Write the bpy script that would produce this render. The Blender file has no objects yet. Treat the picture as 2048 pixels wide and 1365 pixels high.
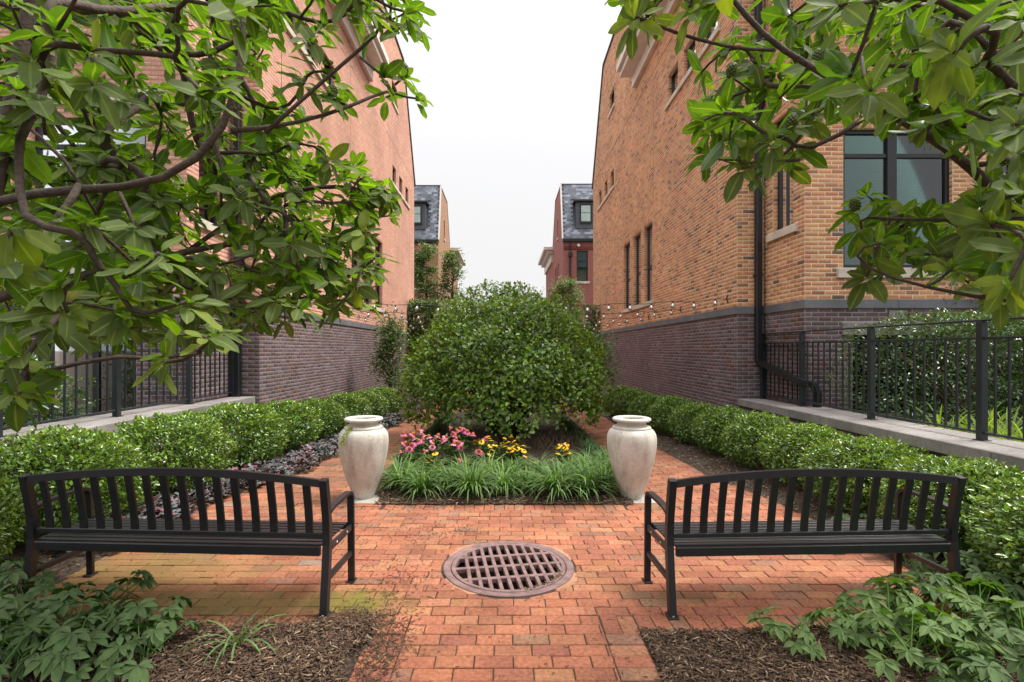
import bpy, math, random
import numpy as np
from mathutils import Vector, Matrix
random.seed(7)
rng = np.random.default_rng(7)
R = math.radians
S = bpy.context.scene
C = S.collection
# ------------------------------------------------------------------ camera, sky, sun, exposure
FPX, HCAM, VU, VV = 1024.0, 1.62, 1010.0, 700.0
cam = bpy.data.cameras.new('camera'); camo = bpy.data.objects.new('camera', cam); C.objects.link(camo)
cam.lens = 18; cam.sensor_width = 36
cam.shift_x = (1024 - VU) / 2048; cam.shift_y = (VV - 682.5) / 2048
cam.clip_end = 2000; cam.clip_start = 0.05
camo.location = (0, 0, HCAM); camo.rotation_euler = (R(90), 0, 0)
S.camera = camo
SUN_EL, SUN_AZ = R(60), R(78)          # azimuth measured clockwise from +Y: high on the right
W = bpy.data.worlds.new('World'); S.world = W; W.use_nodes = True
nt = W.node_tree; nt.nodes.clear()
def wn(t): return nt.nodes.new(t)
out = wn('ShaderNodeOutputWorld'); add = wn('ShaderNodeAddShader')
sky = wn('ShaderNodeTexSky'); sky.sky_type = 'NISHITA'; sky.sun_disc = False
sky.sun_elevation = SUN_EL; sky.sun_rotation = SUN_AZ; sky.dust_density = 6
b1 = wn('ShaderNodeBackground'); b1.inputs[1].default_value = 0.012
nt.links.new(sky.outputs[0], b1.inputs[0])
# bright even overcast, a little brighter towards the zenith
tc = wn('ShaderNodeTexCoord'); sx = wn('ShaderNodeSeparateXYZ'); nt.links.new(tc.outputs['Generated'], sx.inputs[0])
pw = wn('ShaderNodeMath'); pw.operation = 'POWER'; pw.inputs[1].default_value = 3.6; cl = wn('ShaderNodeMath'); cl.operation = 'MAXIMUM'; cl.inputs[1].default_value = 0
mr = wn('ShaderNodeMapRange'); mr.inputs[1].default_value = 0.0; mr.inputs[2].default_value = 1.0
mr.inputs[3].default_value = 0.60; mr.inputs[4].default_value = 2.3
nt.links.new(sx.outputs[2], cl.inputs[0]); nt.links.new(cl.outputs[0], pw.inputs[0]); nt.links.new(pw.outputs[0], mr.inputs[0])
b2 = wn('ShaderNodeBackground'); b2.inputs[0].default_value = (1.0, 0.99, 0.985, 1)
nt.links.new(mr.outputs[0], b2.inputs[1])
nt.links.new(b1.outputs[0], add.inputs[0]); nt.links.new(b2.outputs[0], add.inputs[1]); nt.links.new(add.outputs[0], out.inputs[0])
sl = bpy.data.lights.new('sun', 'SUN'); sl.energy = 3.6; sl.angle = R(22); sl.color = (1.0, 0.95, 0.87)
so = bpy.data.objects.new('sun', sl); C.objects.link(so)
so.rotation_euler = Vector((math.sin(SUN_AZ)*math.cos(SUN_EL), math.cos(SUN_AZ)*math.cos(SUN_EL), math.sin(SUN_EL))).to_track_quat('Z', 'Y').to_euler()
S.view_settings.view_transform = 'Standard'; S.view_settings.look = 'None'
S.view_settings.exposure = 0.55; S.view_settings.gamma = 1.0; S.view_settings.use_curve_mapping = False

# ------------------------------------------------------------------ helpers
def px(u, v, Y):                         # a measured image point at depth Y -> place in the world
    return Vector(((u-VU)*Y/FPX, Y, HCAM-(v-VV)*Y/FPX))
def tag(o, label=None, cat=None, group=None, kind=None):
    if label: o['label'] = label
    if cat: o['category'] = cat
    if group: o['group'] = group
    if kind: o['kind'] = kind
    return o
def link(o, parent=None):
    C.objects.link(o)
    if parent: o.parent = parent
    return o
def empty(name, loc=(0, 0, 0), rz=0, label=None, cat=None, group=None):
    o = bpy.data.objects.new(name, None); o.empty_display_size = .1
    o.location = loc; o.rotation_euler = (0, 0, rz); link(o)
    return tag(o, label, cat, group)
def npmesh(name, V, F, mat, col=None, uv=None, smooth=False):
    """V (n,3); F list of (m,k) int arrays or a single one; col per vertex (n,3)"""
    me = bpy.data.meshes.new(name)
    V = np.asarray(V, dtype=np.float32)
    if not isinstance(F, (list, tuple)): F = [F]
    F = [np.asarray(f, dtype=np.int32) for f in F if len(f)]
    nl = sum(f.size for f in F); npoly = sum(len(f) for f in F)
    me.vertices.add(len(V)); me.vertices.foreach_set('co', V.ravel())
    me.loops.add(nl); me.polygons.add(npoly)
    li = np.concatenate([f.ravel() for f in F]); me.loops.foreach_set('vertex_index', li)
    st, s = [], 0
    for f in F:
        st.append(np.arange(len(f), dtype=np.int32)*f.shape[1]+s); s += f.size
    me.polygons.foreach_set('loop_start', np.concatenate(st))
    if smooth: me.polygons.foreach_set('use_smooth', np.ones(npoly, dtype=bool))
    me.update(calc_edges=True)
    if col is not None:
        a = me.color_attributes.new('tint', 'FLOAT_COLOR', 'POINT')
        c4 = np.ones((len(V), 4), dtype=np.float32); c4[:, :3] = col
        a.data.foreach_set('color', c4.ravel())
    if uv is not None:
        ul = me.uv_layers.new(name='UVMap'); ul.data.foreach_set('uv', np.asarray(uv, dtype=np.float32)[li].ravel())
    if mat: me.materials.append(mat)
    return me
class MB:
    """collects simple solids into ONE mesh"""
    def __init__(s): s.v = []; s.f = []; s.c = []; s.sm = False
    def addv(s, vs, fs, col=None):
        n = len(s.v); s.v += [tuple(v) for v in vs]; s.f += [tuple(i+n for i in f) for f in fs]
        s.c += [col or (1, 1, 1)]*len(vs)
    def box(s, x0, x1, y0, y1, z0, z1, col=None):
        x0, x1 = sorted((x0, x1)); y0, y1 = sorted((y0, y1)); z0, z1 = sorted((z0, z1))
        vs = [(x, y, z) for z in (z0, z1) for y in (y0, y1) for x in (x0, x1)]
        s.addv(vs, [(0, 2, 3, 1), (4, 5, 7, 6), (0, 1, 5, 4), (2, 6, 7, 3), (0, 4, 6, 2), (1, 3, 7, 5)], col); return s
    def bbox(s, x0, x1, y0, y1, z0, z1, b=.006, col=None):     # box with chamfered edges
        x0, x1 = sorted((x0, x1)); y0, y1 = sorted((y0, y1)); z0, z1 = sorted((z0, z1))
        b = min(b, (x1-x0)*.45, (y1-y0)*.45, (z1-z0)*.45)
        n = len(s.v); vs = []; idx = {}
        for sx_ in (0, 1):
            for sy_ in (0, 1):
                for sz_ in (0, 1):
                    X = (x0, x1)[sx_]; Y = (y0, y1)[sy_]; Z = (z0, z1)[sz_]
                    dx = b*(1-2*sx_); dy = b*(1-2*sy_); dz = b*(1-2*sz_)
                    for k, p in enumerate(((X, Y+dy, Z+dz), (X+dx, Y, Z+dz), (X+dx, Y+dy, Z))):
                        idx[(sx_, sy_, sz_, k)] = len(vs); vs.append(p)
        I = lambda a, b_, c, k: idx[(a, b_, c, k)]
        fs = []
        for t in (0, 1):
            fs.append((I(t,0,0,0), I(t,1,0,0), I(t,1,1,0), I(t,0,1,0)))
            fs.append((I(0,t,0,1), I(1,t,0,1), I(1,t,1,1), I(0,t,1,1)))
            fs.append((I(0,0,t,2), I(1,0,t,2), I(1,1,t,2), I(0,1,t,2)))
            for q in (0, 1):
                fs.append((I(t,q,0,0), I(t,q,1,0), I(t,q,1,1), I(t,q,0,1)))
                fs.append((I(t,0,q,0), I(t,1,q,0), I(t,1,q,2), I(t,0,q,2)))
                fs.append((I(0,t,q,1), I(1,t,q,1), I(1,t,q,2), I(0,t,q,2)))
        for a in (0, 1):
            for b_ in (0, 1):
                for c in (0, 1): fs.append((I(a,b_,c,0), I(a,b_,c,1), I(a,b_,c,2)))
        s.addv(vs, fs, col); return s
    def tube(s, pts, r, n=8, col=None, cap=True):
        pts = [Vector(p) for p in pts]
        rr = r if isinstance(r, (list, tuple)) else [r]*len(pts)
        vs = []; fs = []; prev = None
        for i, p in enumerate(pts):
            t = (pts[min(i+1, len(pts)-1)]-pts[max(i-1, 0)])
            if t.length < 1e-9: t = Vector((0, 0, 1))
            t.normalize()
            if prev is None: a = t.orthogonal().normalized()
            else:
                a = prev-t*prev.dot(t)
                a = t.orthogonal() if a.length < 1e-6 else a
                a.normalize()
            prev = a; b = t.cross(a)
            for k in range(n):
                w = 2*math.pi*k/n; vs.append(p+(a*math.cos(w)+b*math.sin(w))*rr[i])
        for i in range(len(pts)-1):
            for k in range(n):
                k2 = (k+1) % n; fs.append((i*n+k, i*n+k2, (i+1)*n+k2, (i+1)*n+k))
        if cap: fs.append(tuple(range(n-1, -1, -1))); fs.append(tuple((len(pts)-1)*n+k for k in range(n)))
        s.addv(vs, fs, col); return s
    def sweep(s, pts, w, d, side, col=None):                    # rectangular bar along a polyline; side = width direction
        pts = [Vector(p) for p in pts]; side = Vector(side).normalized(); vs = []; fs = []
        for i, p in enumerate(pts):
            t = (pts[min(i+1, len(pts)-1)]-pts[max(i-1, 0)]).normalized(); n = t.cross(side).normalized()
            for a, b in ((-1, -1), (1, -1), (1, 1), (-1, 1)): vs.append(p+side*(a*w/2)+n*(b*d/2))
        for i in range(len(pts)-1):
            for k in range(4):
                k2 = (k+1) % 4; fs.append((i*4+k, i*4+k2, (i+1)*4+k2, (i+1)*4+k))
        m = (len(pts)-1)*4; fs += [(3, 2, 1, 0), (m, m+1, m+2, m+3)]
        s.addv(vs, fs, col); return s
    def prism(s, poly, z0, z1, col=None, axis='z'):             # convex/concave outline extruded
        n = len(poly)
        mk = {'z': lambda a, b, h: (a, b, h), 'x': lambda a, b, h: (h, a, b), 'y': lambda a, b, h: (a, h, b)}[axis]
        vs = [mk(a, b, z0) for a, b in poly]+[mk(a, b, z1) for a, b in poly]
        fs = [tuple(range(n-1, -1, -1)), tuple(range(n, 2*n))]+[(i, (i+1) % n, n+(i+1) % n, n+i) for i in range(n)]
        s.addv(vs, fs, col); return s
    def lathe(s, prof, n=48, c=(0, 0), col=None):
        vs = []; fs = []
        for r, z in prof:
            for k in range(n):
                a = 2*math.pi*k/n; vs.append((c[0]+r*math.cos(a), c[1]+r*math.sin(a), z))
        for i in range(len(prof)-1):
            for k in range(n):
                k2 = (k+1) % n; fs.append((i*n+k, i*n+k2, (i+1)*n+k2, (i+1)*n+k))
        s.addv(vs, fs, col); return s
    def mesh(s, name, mat, smooth=False):
        me = bpy.data.meshes.new(name); me.from_pydata(s.v, [], s.f); me.update()
        a = me.color_attributes.new('tint', 'FLOAT_COLOR', 'POINT')
        c4 = np.ones((len(s.v), 4), dtype=np.float32); c4[:, :3] = np.array(s.c, dtype=np.float32).reshape(-1, 3)
        a.data.foreach_set('color', c4.ravel())
        if smooth: me.polygons.foreach_set('use_smooth', np.ones(len(me.polygons), dtype=bool))
        me.materials.append(mat); return me
    def build(s, name, mat, parent=None, smooth=False, loc=(0, 0, 0)):
        o = bpy.data.objects.new(name, s.mesh(name, mat, smooth)); o.location = loc
        return link(o, parent)
def obj(name, me, parent=None, loc=None, rot=None, scale=None):
    o = bpy.data.objects.new(name, me)
    if loc is not None: o.location = loc
    if rot is not None: o.rotation_euler = rot
    if scale is not None: o.scale = scale if hasattr(scale, '__len__') else (scale,)*3
    return link(o, parent)
def copy_tree(o, parent=None):
    c = o.copy(); C.objects.link(c); c.parent = parent
    for ch in list(o.children): copy_tree(ch, c)
    return c

# ------------------------------------------------------------------ materials
def mat(name, base=(.5, .5, .5), rough=.7, metal=0., spec=.5, tint=False, noise=(4., .2), fine=None, bump=0., bscale=60., coord='pos', sss=0):
    """principled with noise-modulated colour. noise=(scale, amount)"""
    m = bpy.data.materials.new(name); m.use_nodes = True; n = m.node_tree; ns = n.nodes; L = n.links
    p = ns['Principled BSDF']; p.inputs['Roughness'].default_value = rough; p.inputs['Metallic'].default_value = metal
    p.inputs['Specular IOR Level'].default_value = spec
    geo = ns.new('ShaderNodeNewGeometry'); tcn = ns.new('ShaderNodeTexCoord')
    co = geo.outputs['Position'] if coord == 'pos' else tcn.outputs['Object']
    if tint:
        a = ns.new('ShaderNodeAttribute'); a.attribute_name = 'tint'; c = a.outputs['Color']
        if base != (1, 1, 1):
            mm = ns.new('ShaderNodeMix'); mm.data_type = 'RGBA'; mm.blend_type = 'MULTIPLY'; mm.inputs[0].default_value = 1
            L.new(c, mm.inputs[6]); mm.inputs[7].default_value = (*base, 1); c = mm.outputs[2]
    else:
        rgb = ns.new('ShaderNodeRGB'); rgb.outputs[0].default_value = (*base, 1); c = rgb.outputs[0]
    for sc, am in ([noise] if noise else [])+([fine] if fine else []):
        tn = ns.new('ShaderNodeTexNoise'); tn.inputs['Scale'].default_value = sc; tn.inputs['Detail'].default_value = 5
        L.new(co, tn.inputs['Vector'])
        r_ = ns.new('ShaderNodeMapRange'); r_.inputs[1].default_value = .3; r_.inputs[2].default_value = .7
        r_.inputs[3].default_value = 1-am; r_.inputs[4].default_value = 1+am*.6; L.new(tn.outputs[0], r_.inputs[0])
        h = ns.new('ShaderNodeVectorMath'); h.operation = 'SCALE'; L.new(c, h.inputs[0]); L.new(r_.outputs[0], h.inputs['Scale'])
        c = h.outputs[0]
    L.new(c, p.inputs['Base Color'])
    if bump:
        tn = ns.new('ShaderNodeTexNoise'); tn.inputs['Scale'].default_value = bscale; tn.inputs['Detail'].default_value = 6
        L.new(co, tn.inputs['Vector'])
        b = ns.new('ShaderNodeBump'); b.inputs['Strength'].default_value = bump; b.inputs['Distance'].default_value = .01
        L.new(tn.outputs[0], b.inputs['Height']); L.new(b.outputs[0], p.inputs['Normal'])
    m['col_socket'] = 0
    return m
def leafmat(name, top=(.07, .13, .03), back=None, rough=.35, trans=.35, tint=True, midrib=None, spec=.5, noise=.25):
    """two-sided leaf: glossy upper face, duller lower face, light passing through"""
    m = bpy.data.materials.new(name); m.use_nodes = True; n = m.node_tree; ns = n.nodes; L = n.links
    p = ns['Principled BSDF']; o = ns['Material Output']; back = back or tuple(x*1.2 for x in top)
    geo = ns.new('ShaderNodeNewGeometry')
    mx = ns.new('ShaderNodeMix'); mx.data_type = 'RGBA'; mx.inputs[6].default_value = (*top, 1); mx.inputs[7].default_value = (*back, 1)
    L.new(geo.outputs['Backfacing'], mx.inputs[0]); c = mx.outputs[2]
    if tint:
        a = ns.new('ShaderNodeAttribute'); a.attribute_name = 'tint'
        mm = ns.new('ShaderNodeMix'); mm.data_type = 'RGBA'; mm.blend_type = 'MULTIPLY'; mm.inputs[0].default_value = 1
        L.new(c, mm.inputs[6]); L.new(a.outputs['Color'], mm.inputs[7]); c = mm.outputs[2]
    if noise:
        tn = ns.new('ShaderNodeTexNoise'); tn.inputs['Scale'].default_value = 25; tn.inputs['Detail'].default_value = 3
        L.new(geo.outputs['Position'], tn.inputs['Vector'])
        r_ = ns.new('ShaderNodeMapRange'); r_.inputs[1].default_value = .3; r_.inputs[2].default_value = .7
        r_.inputs[3].default_value = 1-noise; r_.inputs[4].default_value = 1+noise; L.new(tn.outputs[0], r_.inputs[0])
        h = ns.new('ShaderNodeVectorMath'); h.operation = 'SCALE'; L.new(c, h.inputs[0]); L.new(r_.outputs[0], h.inputs['Scale']); c = h.outputs[0]
    if midrib:
        uvn = ns.new('ShaderNodeUVMap'); s_ = ns.new('ShaderNodeSeparateXYZ'); L.new(uvn.outputs[0], s_.inputs[0])
        # v: 0 at the midrib, 1 at the margin ; u: 0 base 1 tip
        lt = ns.new('ShaderNodeMapRange'); lt.inputs[1].default_value = .05; lt.inputs[2].default_value = .16
        lt.inputs[3].default_value = .75; lt.inputs[4].default_value = 0; L.new(s_.outputs[1], lt.inputs[0])
        # side veins
        ma = ns.new('ShaderNodeMath'); ma.operation = 'MULTIPLY_ADD'; ma.inputs[1].default_value = -.35; L.new(s_.outputs[1], ma.inputs[0]); L.new(s_.outputs[0], ma.inputs[2])
        mb = ns.new('ShaderNodeMath'); mb.operation = 'MULTIPLY'; mb.inputs[1].default_value = 62; L.new(ma.outputs[0], mb.inputs[0])
        sn = ns.new('ShaderNodeMath'); sn.operation = 'SINE'; L.new(mb.outputs[0], sn.inputs[0])
        vr = ns.new('ShaderNodeMapRange'); vr.inputs[1].default_value = .75; vr.inputs[2].default_value = 1; vr.inputs[3].default_value = 0; vr.inputs[4].default_value = .10
        L.new(sn.outputs[0], vr.inputs[0])
        mxx = ns.new('ShaderNodeMath'); mxx.operation = 'MAXIMUM'; L.new(lt.outputs[0], mxx.inputs[0]); L.new(vr.outputs[0], mxx.inputs[1])
        m2 = ns.new('ShaderNodeMix'); m2.data_type = 'RGBA'; L.new(mxx.outputs[0], m2.inputs[0]); L.new(c, m2.inputs[6]); m2.inputs[7].default_value = (*midrib, 1)
        c = m2.outputs[2]
    L.new(c, p.inputs['Base Color']); p.inputs['Roughness'].default_value = rough; p.inputs['Specular IOR Level'].default_value = spec
    rb = ns.new('ShaderNodeMapRange'); rb.inputs[3].default_value = rough; rb.inputs[4].default_value = .75
    L.new(geo.outputs['Backfacing'], rb.inputs[0]); L.new(rb.outputs[0], p.inputs['Roughness'])
    tr = ns.new('ShaderNodeBsdfTranslucent')
    tcol = ns.new('ShaderNodeMix'); tcol.data_type = 'RGBA'; tcol.blend_type = 'MULTIPLY'; tcol.inputs[0].default_value = 1
    L.new(c, tcol.inputs[6]); tcol.inputs[7].default_value = (2.15, 2.0, .5, 1); L.new(tcol.outputs[2], tr.inputs[0])
    ms = ns.new('ShaderNodeMixShader'); ms.inputs[0].default_value = trans
    L.new(p.outputs[0], ms.inputs[1]); L.new(tr.outputs[0], ms.inputs[2]); L.new(ms.outputs[0], o.inputs[0])
    return m
M = {}
M['brick'] = mat('brick', (1, 1, 1), .88, tint=True, noise=(.7, .2), fine=(60, .28), bump=.5, bscale=140, spec=.25)
M['mortar_r'] = mat('mortar_cream', (.80, .68, .52), .95, noise=(3, .18), fine=(90, .2), bump=.4, bscale=200, spec=.15)
M['mortar_l'] = mat('mortar_brown', (.46, .28, .21), .95, noise=(3, .15), fine=(90, .2), bump=.4, bscale=200, spec=.15)
M['mortar_d'] = mat('mortar_grey', (.34, .30, .29), .95, noise=(3, .2), fine=(90, .2), bump=.4, bscale=200, spec=.15)
M['bluestone'] = mat('bluestone', (.15, .155, .17), .75, noise=(2.5, .25), fine=(50, .15), bump=.3, bscale=90)
M['limestone'] = mat('limestone', (.62, .56, .47), .85, noise=(3, .25), fine=(40, .12), bump=.3, bscale=90)
M['coping'] = mat('coping_stone', (.25, .23, .22), .85, noise=(2.2, .3), fine=(30, .2), bump=.35, bscale=80)
M['frame'] = mat('dark_window_metal', (.012, .013, .016), .38, metal=.0, noise=(8, .2))
M['rail'] = mat('railing_paint', (.016, .022, .027), .42, noise=(9, .25), fine=(60, .2), bump=.08, bscale=120)
M['bench'] = mat('bench_powder_coat', (.008, .009, .013), .42, spec=.7, noise=(14, .3), fine=(120, .25), bump=.1, bscale=300)
M['white'] = mat('painted_trim', (.72, .69, .65), .6, noise=(3, .12))
M['slate'] = mat('slate', (1, 1, 1), .55, tint=True, noise=(3, .2), fine=(40, .2), bump=.3)
M['bark'] = mat('magnolia_bark', (.085, .058, .045), .85, noise=(18, .35), fine=(90, .3), bump=.7, bscale=70)
M['stem'] = mat('shrub_stem', (.10, .065, .04), .9, noise=(25, .35), bump=.5)
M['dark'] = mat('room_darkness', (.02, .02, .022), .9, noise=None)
M['blind'] = mat('window_blind', (.48, .58, .52), .7, noise=(5, .1))
M['iron'] = mat('rusted_cast_iron', (.235, .145, .14), .72, metal=.15, noise=(12, .35), fine=(110, .25), bump=.5, bscale=130)
M['pit'] = mat('drain_shaft', (.07, .04, .025), .9, noise=(10, .4))
M['soil'] = mat('soil', (.075, .052, .037), .95, noise=(3, .35), fine=(35, .5), bump=1., bscale=45)
M['asphalt'] = mat('alley_asphalt', (.06, .058, .056), .9, noise=(.8, .2))
M['joint'] = mat('joint_sand', (.06, .043, .028), .95, noise=(4, .4), fine=(70, .35), bump=.5, bscale=150)
M['chip'] = mat('mulch_chip', (1, 1, 1), .9, tint=True, noise=(40, .3), spec=.2)
M['concrete'] = mat('concrete', (.42, .39, .35), .9, noise=(5, .3), fine=(60, .15), bump=.3)
M['wire'] = mat('cable', (.015, .015, .015), .5, noise=None)
M['petal'] = mat('petals', (1, 1, 1), .6, tint=True, noise=(60, .15), coord='obj')
# clear bulb and window glass
def glassmat(name, tintc, rough=.02, refl=1.0, clear=.7):
    m = bpy.data.materials.new(name); m.use_nodes = True; n = m.node_tree; ns = n.nodes; L = n.links; ns.clear()
    o = ns.new('ShaderNodeOutputMaterial'); g = ns.new('ShaderNodeBsdfGlossy'); g.inputs['Roughness'].default_value = rough; g.inputs[0].default_value = (.95, .97, 1, 1)
    t = ns.new('ShaderNodeBsdfTransparent'); t.inputs[0].default_value = (*tintc, 1)
    tn = ns.new('ShaderNodeTexNoise'); tn.inputs['Scale'].default_value = 2.2; tn.inputs['Detail'].default_value = 2; ge = ns.new('ShaderNodeNewGeometry'); L.new(ge.outputs['Position'], tn.inputs['Vector'])
    bp = ns.new('ShaderNodeBump'); bp.inputs['Strength'].default_value = .35; bp.inputs['Distance'].default_value = .03; L.new(tn.outputs[0], bp.inputs['Height'])
    f = ns.new('ShaderNodeFresnel'); f.inputs[0].default_value = 1.52
    k = ns.new('ShaderNodeMath'); k.operation = 'MULTIPLY_ADD'; k.inputs[1].default_value = 2.0*refl; k.inputs[2].default_value = .04; L.new(f.outputs[0], k.inputs[0])
    mx = ns.new('ShaderNodeMixShader'); L.new(k.outputs[0], mx.inputs[0]); L.new(t.outputs[0], mx.inputs[1]); L.new(g.outputs[0], mx.inputs[2]); L.new(mx.outputs[0], o.inputs[0])
    return m
M['glass'] = glassmat('window_glass', (.42, .62, .56), refl=.55)
M['bulb'] = glassmat('bulb_glass', (.9, .9, .9), refl=6)
# pavers: moss and dirt patches laid over them, by place
def paver_mat():
    m = mat('clay_paver', (1, 1, 1), .8, tint=True, noise=(2.6, .26), fine=(45, .34), bump=.6, bscale=110, spec=.3)
    n = m.node_tree; ns = n.nodes; L = n.links; p = ns['Principled BSDF']; src = p.inputs['Base Color'].links[0].from_socket
    geo = ns.new('ShaderNodeNewGeometry')
    def blob(cx, cy, rx, ry):
        s1 = ns.new('ShaderNodeVectorMath'); s1.operation = 'SUBTRACT'; L.new(geo.outputs['Position'], s1.inputs[0]); s1.inputs[1].default_value = (cx, cy, 0)
        s2 = ns.new('ShaderNodeVectorMath'); s2.operation = 'MULTIPLY'; L.new(s1.outputs[0], s2.inputs[0]); s2.inputs[1].default_value = (1/rx, 1/ry, 0)
        s3 = ns.new('ShaderNodeVectorMath'); s3.operation = 'LENGTH'; L.new(s2.outputs[0], s3.inputs[0]); return s3.outputs['Value']
    def mask(d, sc, lo, hi, amt):
        tn = ns.new('ShaderNodeTexNoise'); tn.inputs['Scale'].default_value = sc; tn.inputs['Detail'].default_value = 6; L.new(geo.outputs['Position'], tn.inputs['Vector'])
        a = ns.new('ShaderNodeMath'); a.operation = 'MULTIPLY_ADD'; a.inputs[1].default_value = 1.6; L.new(tn.outputs[0], a.inputs[0]); L.new(d, a.inputs[2])
        r = ns.new('ShaderNodeMapRange'); r.inputs[1].default_value = lo; r.inputs[2].default_value = hi; r.inputs[3].default_value = amt; r.inputs[4].default_value = 0
        L.new(a.outputs[0], r.inputs[0]); return r.outputs[0]
    def over(src, fac, colr):
        x = ns.new('ShaderNodeMix'); x.data_type = 'RGBA'; L.new(fac, x.inputs[0]); L.new(src, x.inputs[6]); x.inputs[7].default_value = (*colr, 1); return x.outputs[2]
    c = over(src, mask(blob(-2.7, 3.75, .9, .42), 9, 1.2, 2.1, .62), (.22, .17, .05))
    c = over(c, mask(blob(-1.75, 3.27, 1.2, .2), 11, 1.2, 2.1, .72), (.115, .105, .028))
    c = over(c, mask(blob(-.95, 3.3, .28, .2), 9, 1.1, 1.9, .75), (.15, .15, .02))
    c = over(c, mask(blob(-2.2, 7.6, .5, 3.0), 4, 1.2, 2.1, .35), (.14, .11, .07))
    c = over(c, mask(blob(1.1, 3.35, .35, .12), 8, 1.1, 1.8, .5), (.09, .08, .03))
    L.new(c, p.inputs['Base Color']); return m
M['paver'] = paver_mat()

# ------------------------------------------------------------------ brick laying
def clip_poly(poly, a, b, c):            # keep a*x+b*y<=c
    o = []
    for i in range(len(poly)):
        p, q = poly[i], poly[(i+1) % len(poly)]
        dp, dq = a*p[0]+b*p[1]-c, a*q[0]+b*q[1]-c
        if dp <= 0: o.append(p)
        if (dp < 0 < dq) or (dq < 0 < dp):
            t = dp/(dp-dq); o.append((p[0]+(q[0]-p[0])*t, p[1]+(q[1]-p[1])*t))
    return o
BRH, BRL, JT = .0677, .2032, .0115
def pal(kind):
    r = random.random; j = lambda c, a=.12: tuple(max(.01, x*(1+(r()-.5)*2*a)) for x in c); g = 1+(r()-.5)*.25
    if kind == 'orange':
        t = r()
        c = (.60, .29, .145) if t < .45 else (.64, .345, .18) if t < .74 else (.50, .225, .125) if t < .90 else (.33, .18, .115) if t < .965 else (.22, .14, .10)
    elif kind == 'pink': c = (.68, .385, .29) if r() < .7 else (.64, .35, .26); g = 1+(r()-.5)*.12
    elif kind == 'dark':
        t = r(); c = (.145, .100, .108) if t < .55 else (.18, .135, .15) if t < .8 else (.16, .085, .078) if t < .93 else (.10, .075, .08)
    elif kind == 'paver':
        t = r(); c = (.365, .142, .078) if t < .4 else (.315, .118, .070) if t < .66 else (.395, .172, .094) if t < .86 else (.29, .145, .09) if t < .993 else (.29, .195, .14)
    return tuple(x*g for x in j(c, .05))
class Wall:
    """lays bricks on a plane P = O + u*U + z*Z, N = outward normal"""
    def __init__(s, O, U, N): s.O, s.U, s.N = Vector(O), Vector(U), Vector(N); s.b = []
    def lay(s, u0, u1, z0, z1, kind, holes=(), top=None, off=0):
        k = 0; z = z0
        while z < z1-.02:
            h = min(BRH-JT, z1-z-.004); zc = z+h/2
            iv = [(u0, u1)]
            for a, b, c, d in holes:
                if c < zc < d:
                    iv = [x for (p, q) in iv for x in ((p, min(q, a)), (max(p, b), q)) if x[1]-x[0] > .03]
            if top:                       # list of (u,z) points: keep below the outline
                n2 = []
                for p, q in iv:
                    xs = [u for u in top_cross(top, zc)]
                    if len(xs) >= 2: p, q = max(p, xs[0]), min(q, xs[-1])
                    elif zc > max(t[1] for t in top): continue
                    if q-p > .03: n2.append((p, q))
                iv = n2
            sh = (k % 2)*BRL/2+off
            for p, q in iv:
                i = math.floor((p-sh)/BRL)
                while True:
                    a = max(p+JT*.3, i*BRL+sh+JT/2); b = min(q-JT*.3, (i+1)*BRL+sh-JT/2); i += 1
                    if a >= q-.01: break
                    if b-a > .025: s.b.append((a, b, z, z+h, pal(kind)))
            z += BRH; k += 1
        return s
    def soldier(s, u0, u1, z0, h, kind):
        n = max(1, round((u1-u0)/BRH)); w = (u1-u0)/n
        for i in range(n): s.b.append((u0+i*w+JT/2, u0+(i+1)*w-JT/2, z0+.004, z0+h-.004, pal(kind)))
        return s
    def arrays(s, sel, proud=.0016):
        n = len(sel)
        if not n: return np.zeros((0, 3)), np.zeros((0, 4), int), np.zeros((0, 3))
        B = np.array([x[:4] for x in sel]); c = np.array([x[4] for x in sel])
        O, U, N = np.array(s.O), np.array(s.U), np.array(s.N); Z = np.array((0, 0, 1.))
        V = np.zeros((n, 8, 3)); e = .0015
        j = rng.uniform(-.0008, .0008, n)
        for k, (a, z, d, ins) in enumerate(((0, 2, 0, 0), (1, 2, 0, 0), (1, 3, 0, 0), (0, 3, 0, 0), (0, 2, 1, 1), (1, 2, 1, 1), (1, 3, 1, 1), (0, 3, 1, 1))):
            uu = B[:, a]+(e if a == 0 else -e)*ins; zz = B[:, z]+(e if z == 2 else -e)*ins
            V[:, k] = O+uu[:, None]*U+zz[:, None]*Z+((proud+j)*d)[:, None]*N
        base = (np.arange(n)*8)[:, None, None]
        F = (base+np.array([[4, 5, 6, 7], [0, 1, 5, 4], [1, 2, 6, 5], [2, 3, 7, 6], [3, 0, 4, 7]])[None]).reshape(-1, 4)
        return V.reshape(-1, 3), F, np.repeat(c, 8, axis=0)
def top_cross(top, z):
    xs = []
    for (a, za), (b, zb) in zip(top[:-1], top[1:]):
        if (za-z)*(zb-z) <= 0 and za != zb: xs.append(a+(b-a)*(z-za)/(zb-za))
    return sorted(xs)
UNITB = MB().box(-.5, .5, -.5, .5, -.5, .5)
def pix(P):
    if P[1] < .3: return None
    return (VU+FPX*P[0]/P[1], VV+FPX*(HCAM-P[2])/P[1])
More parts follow.
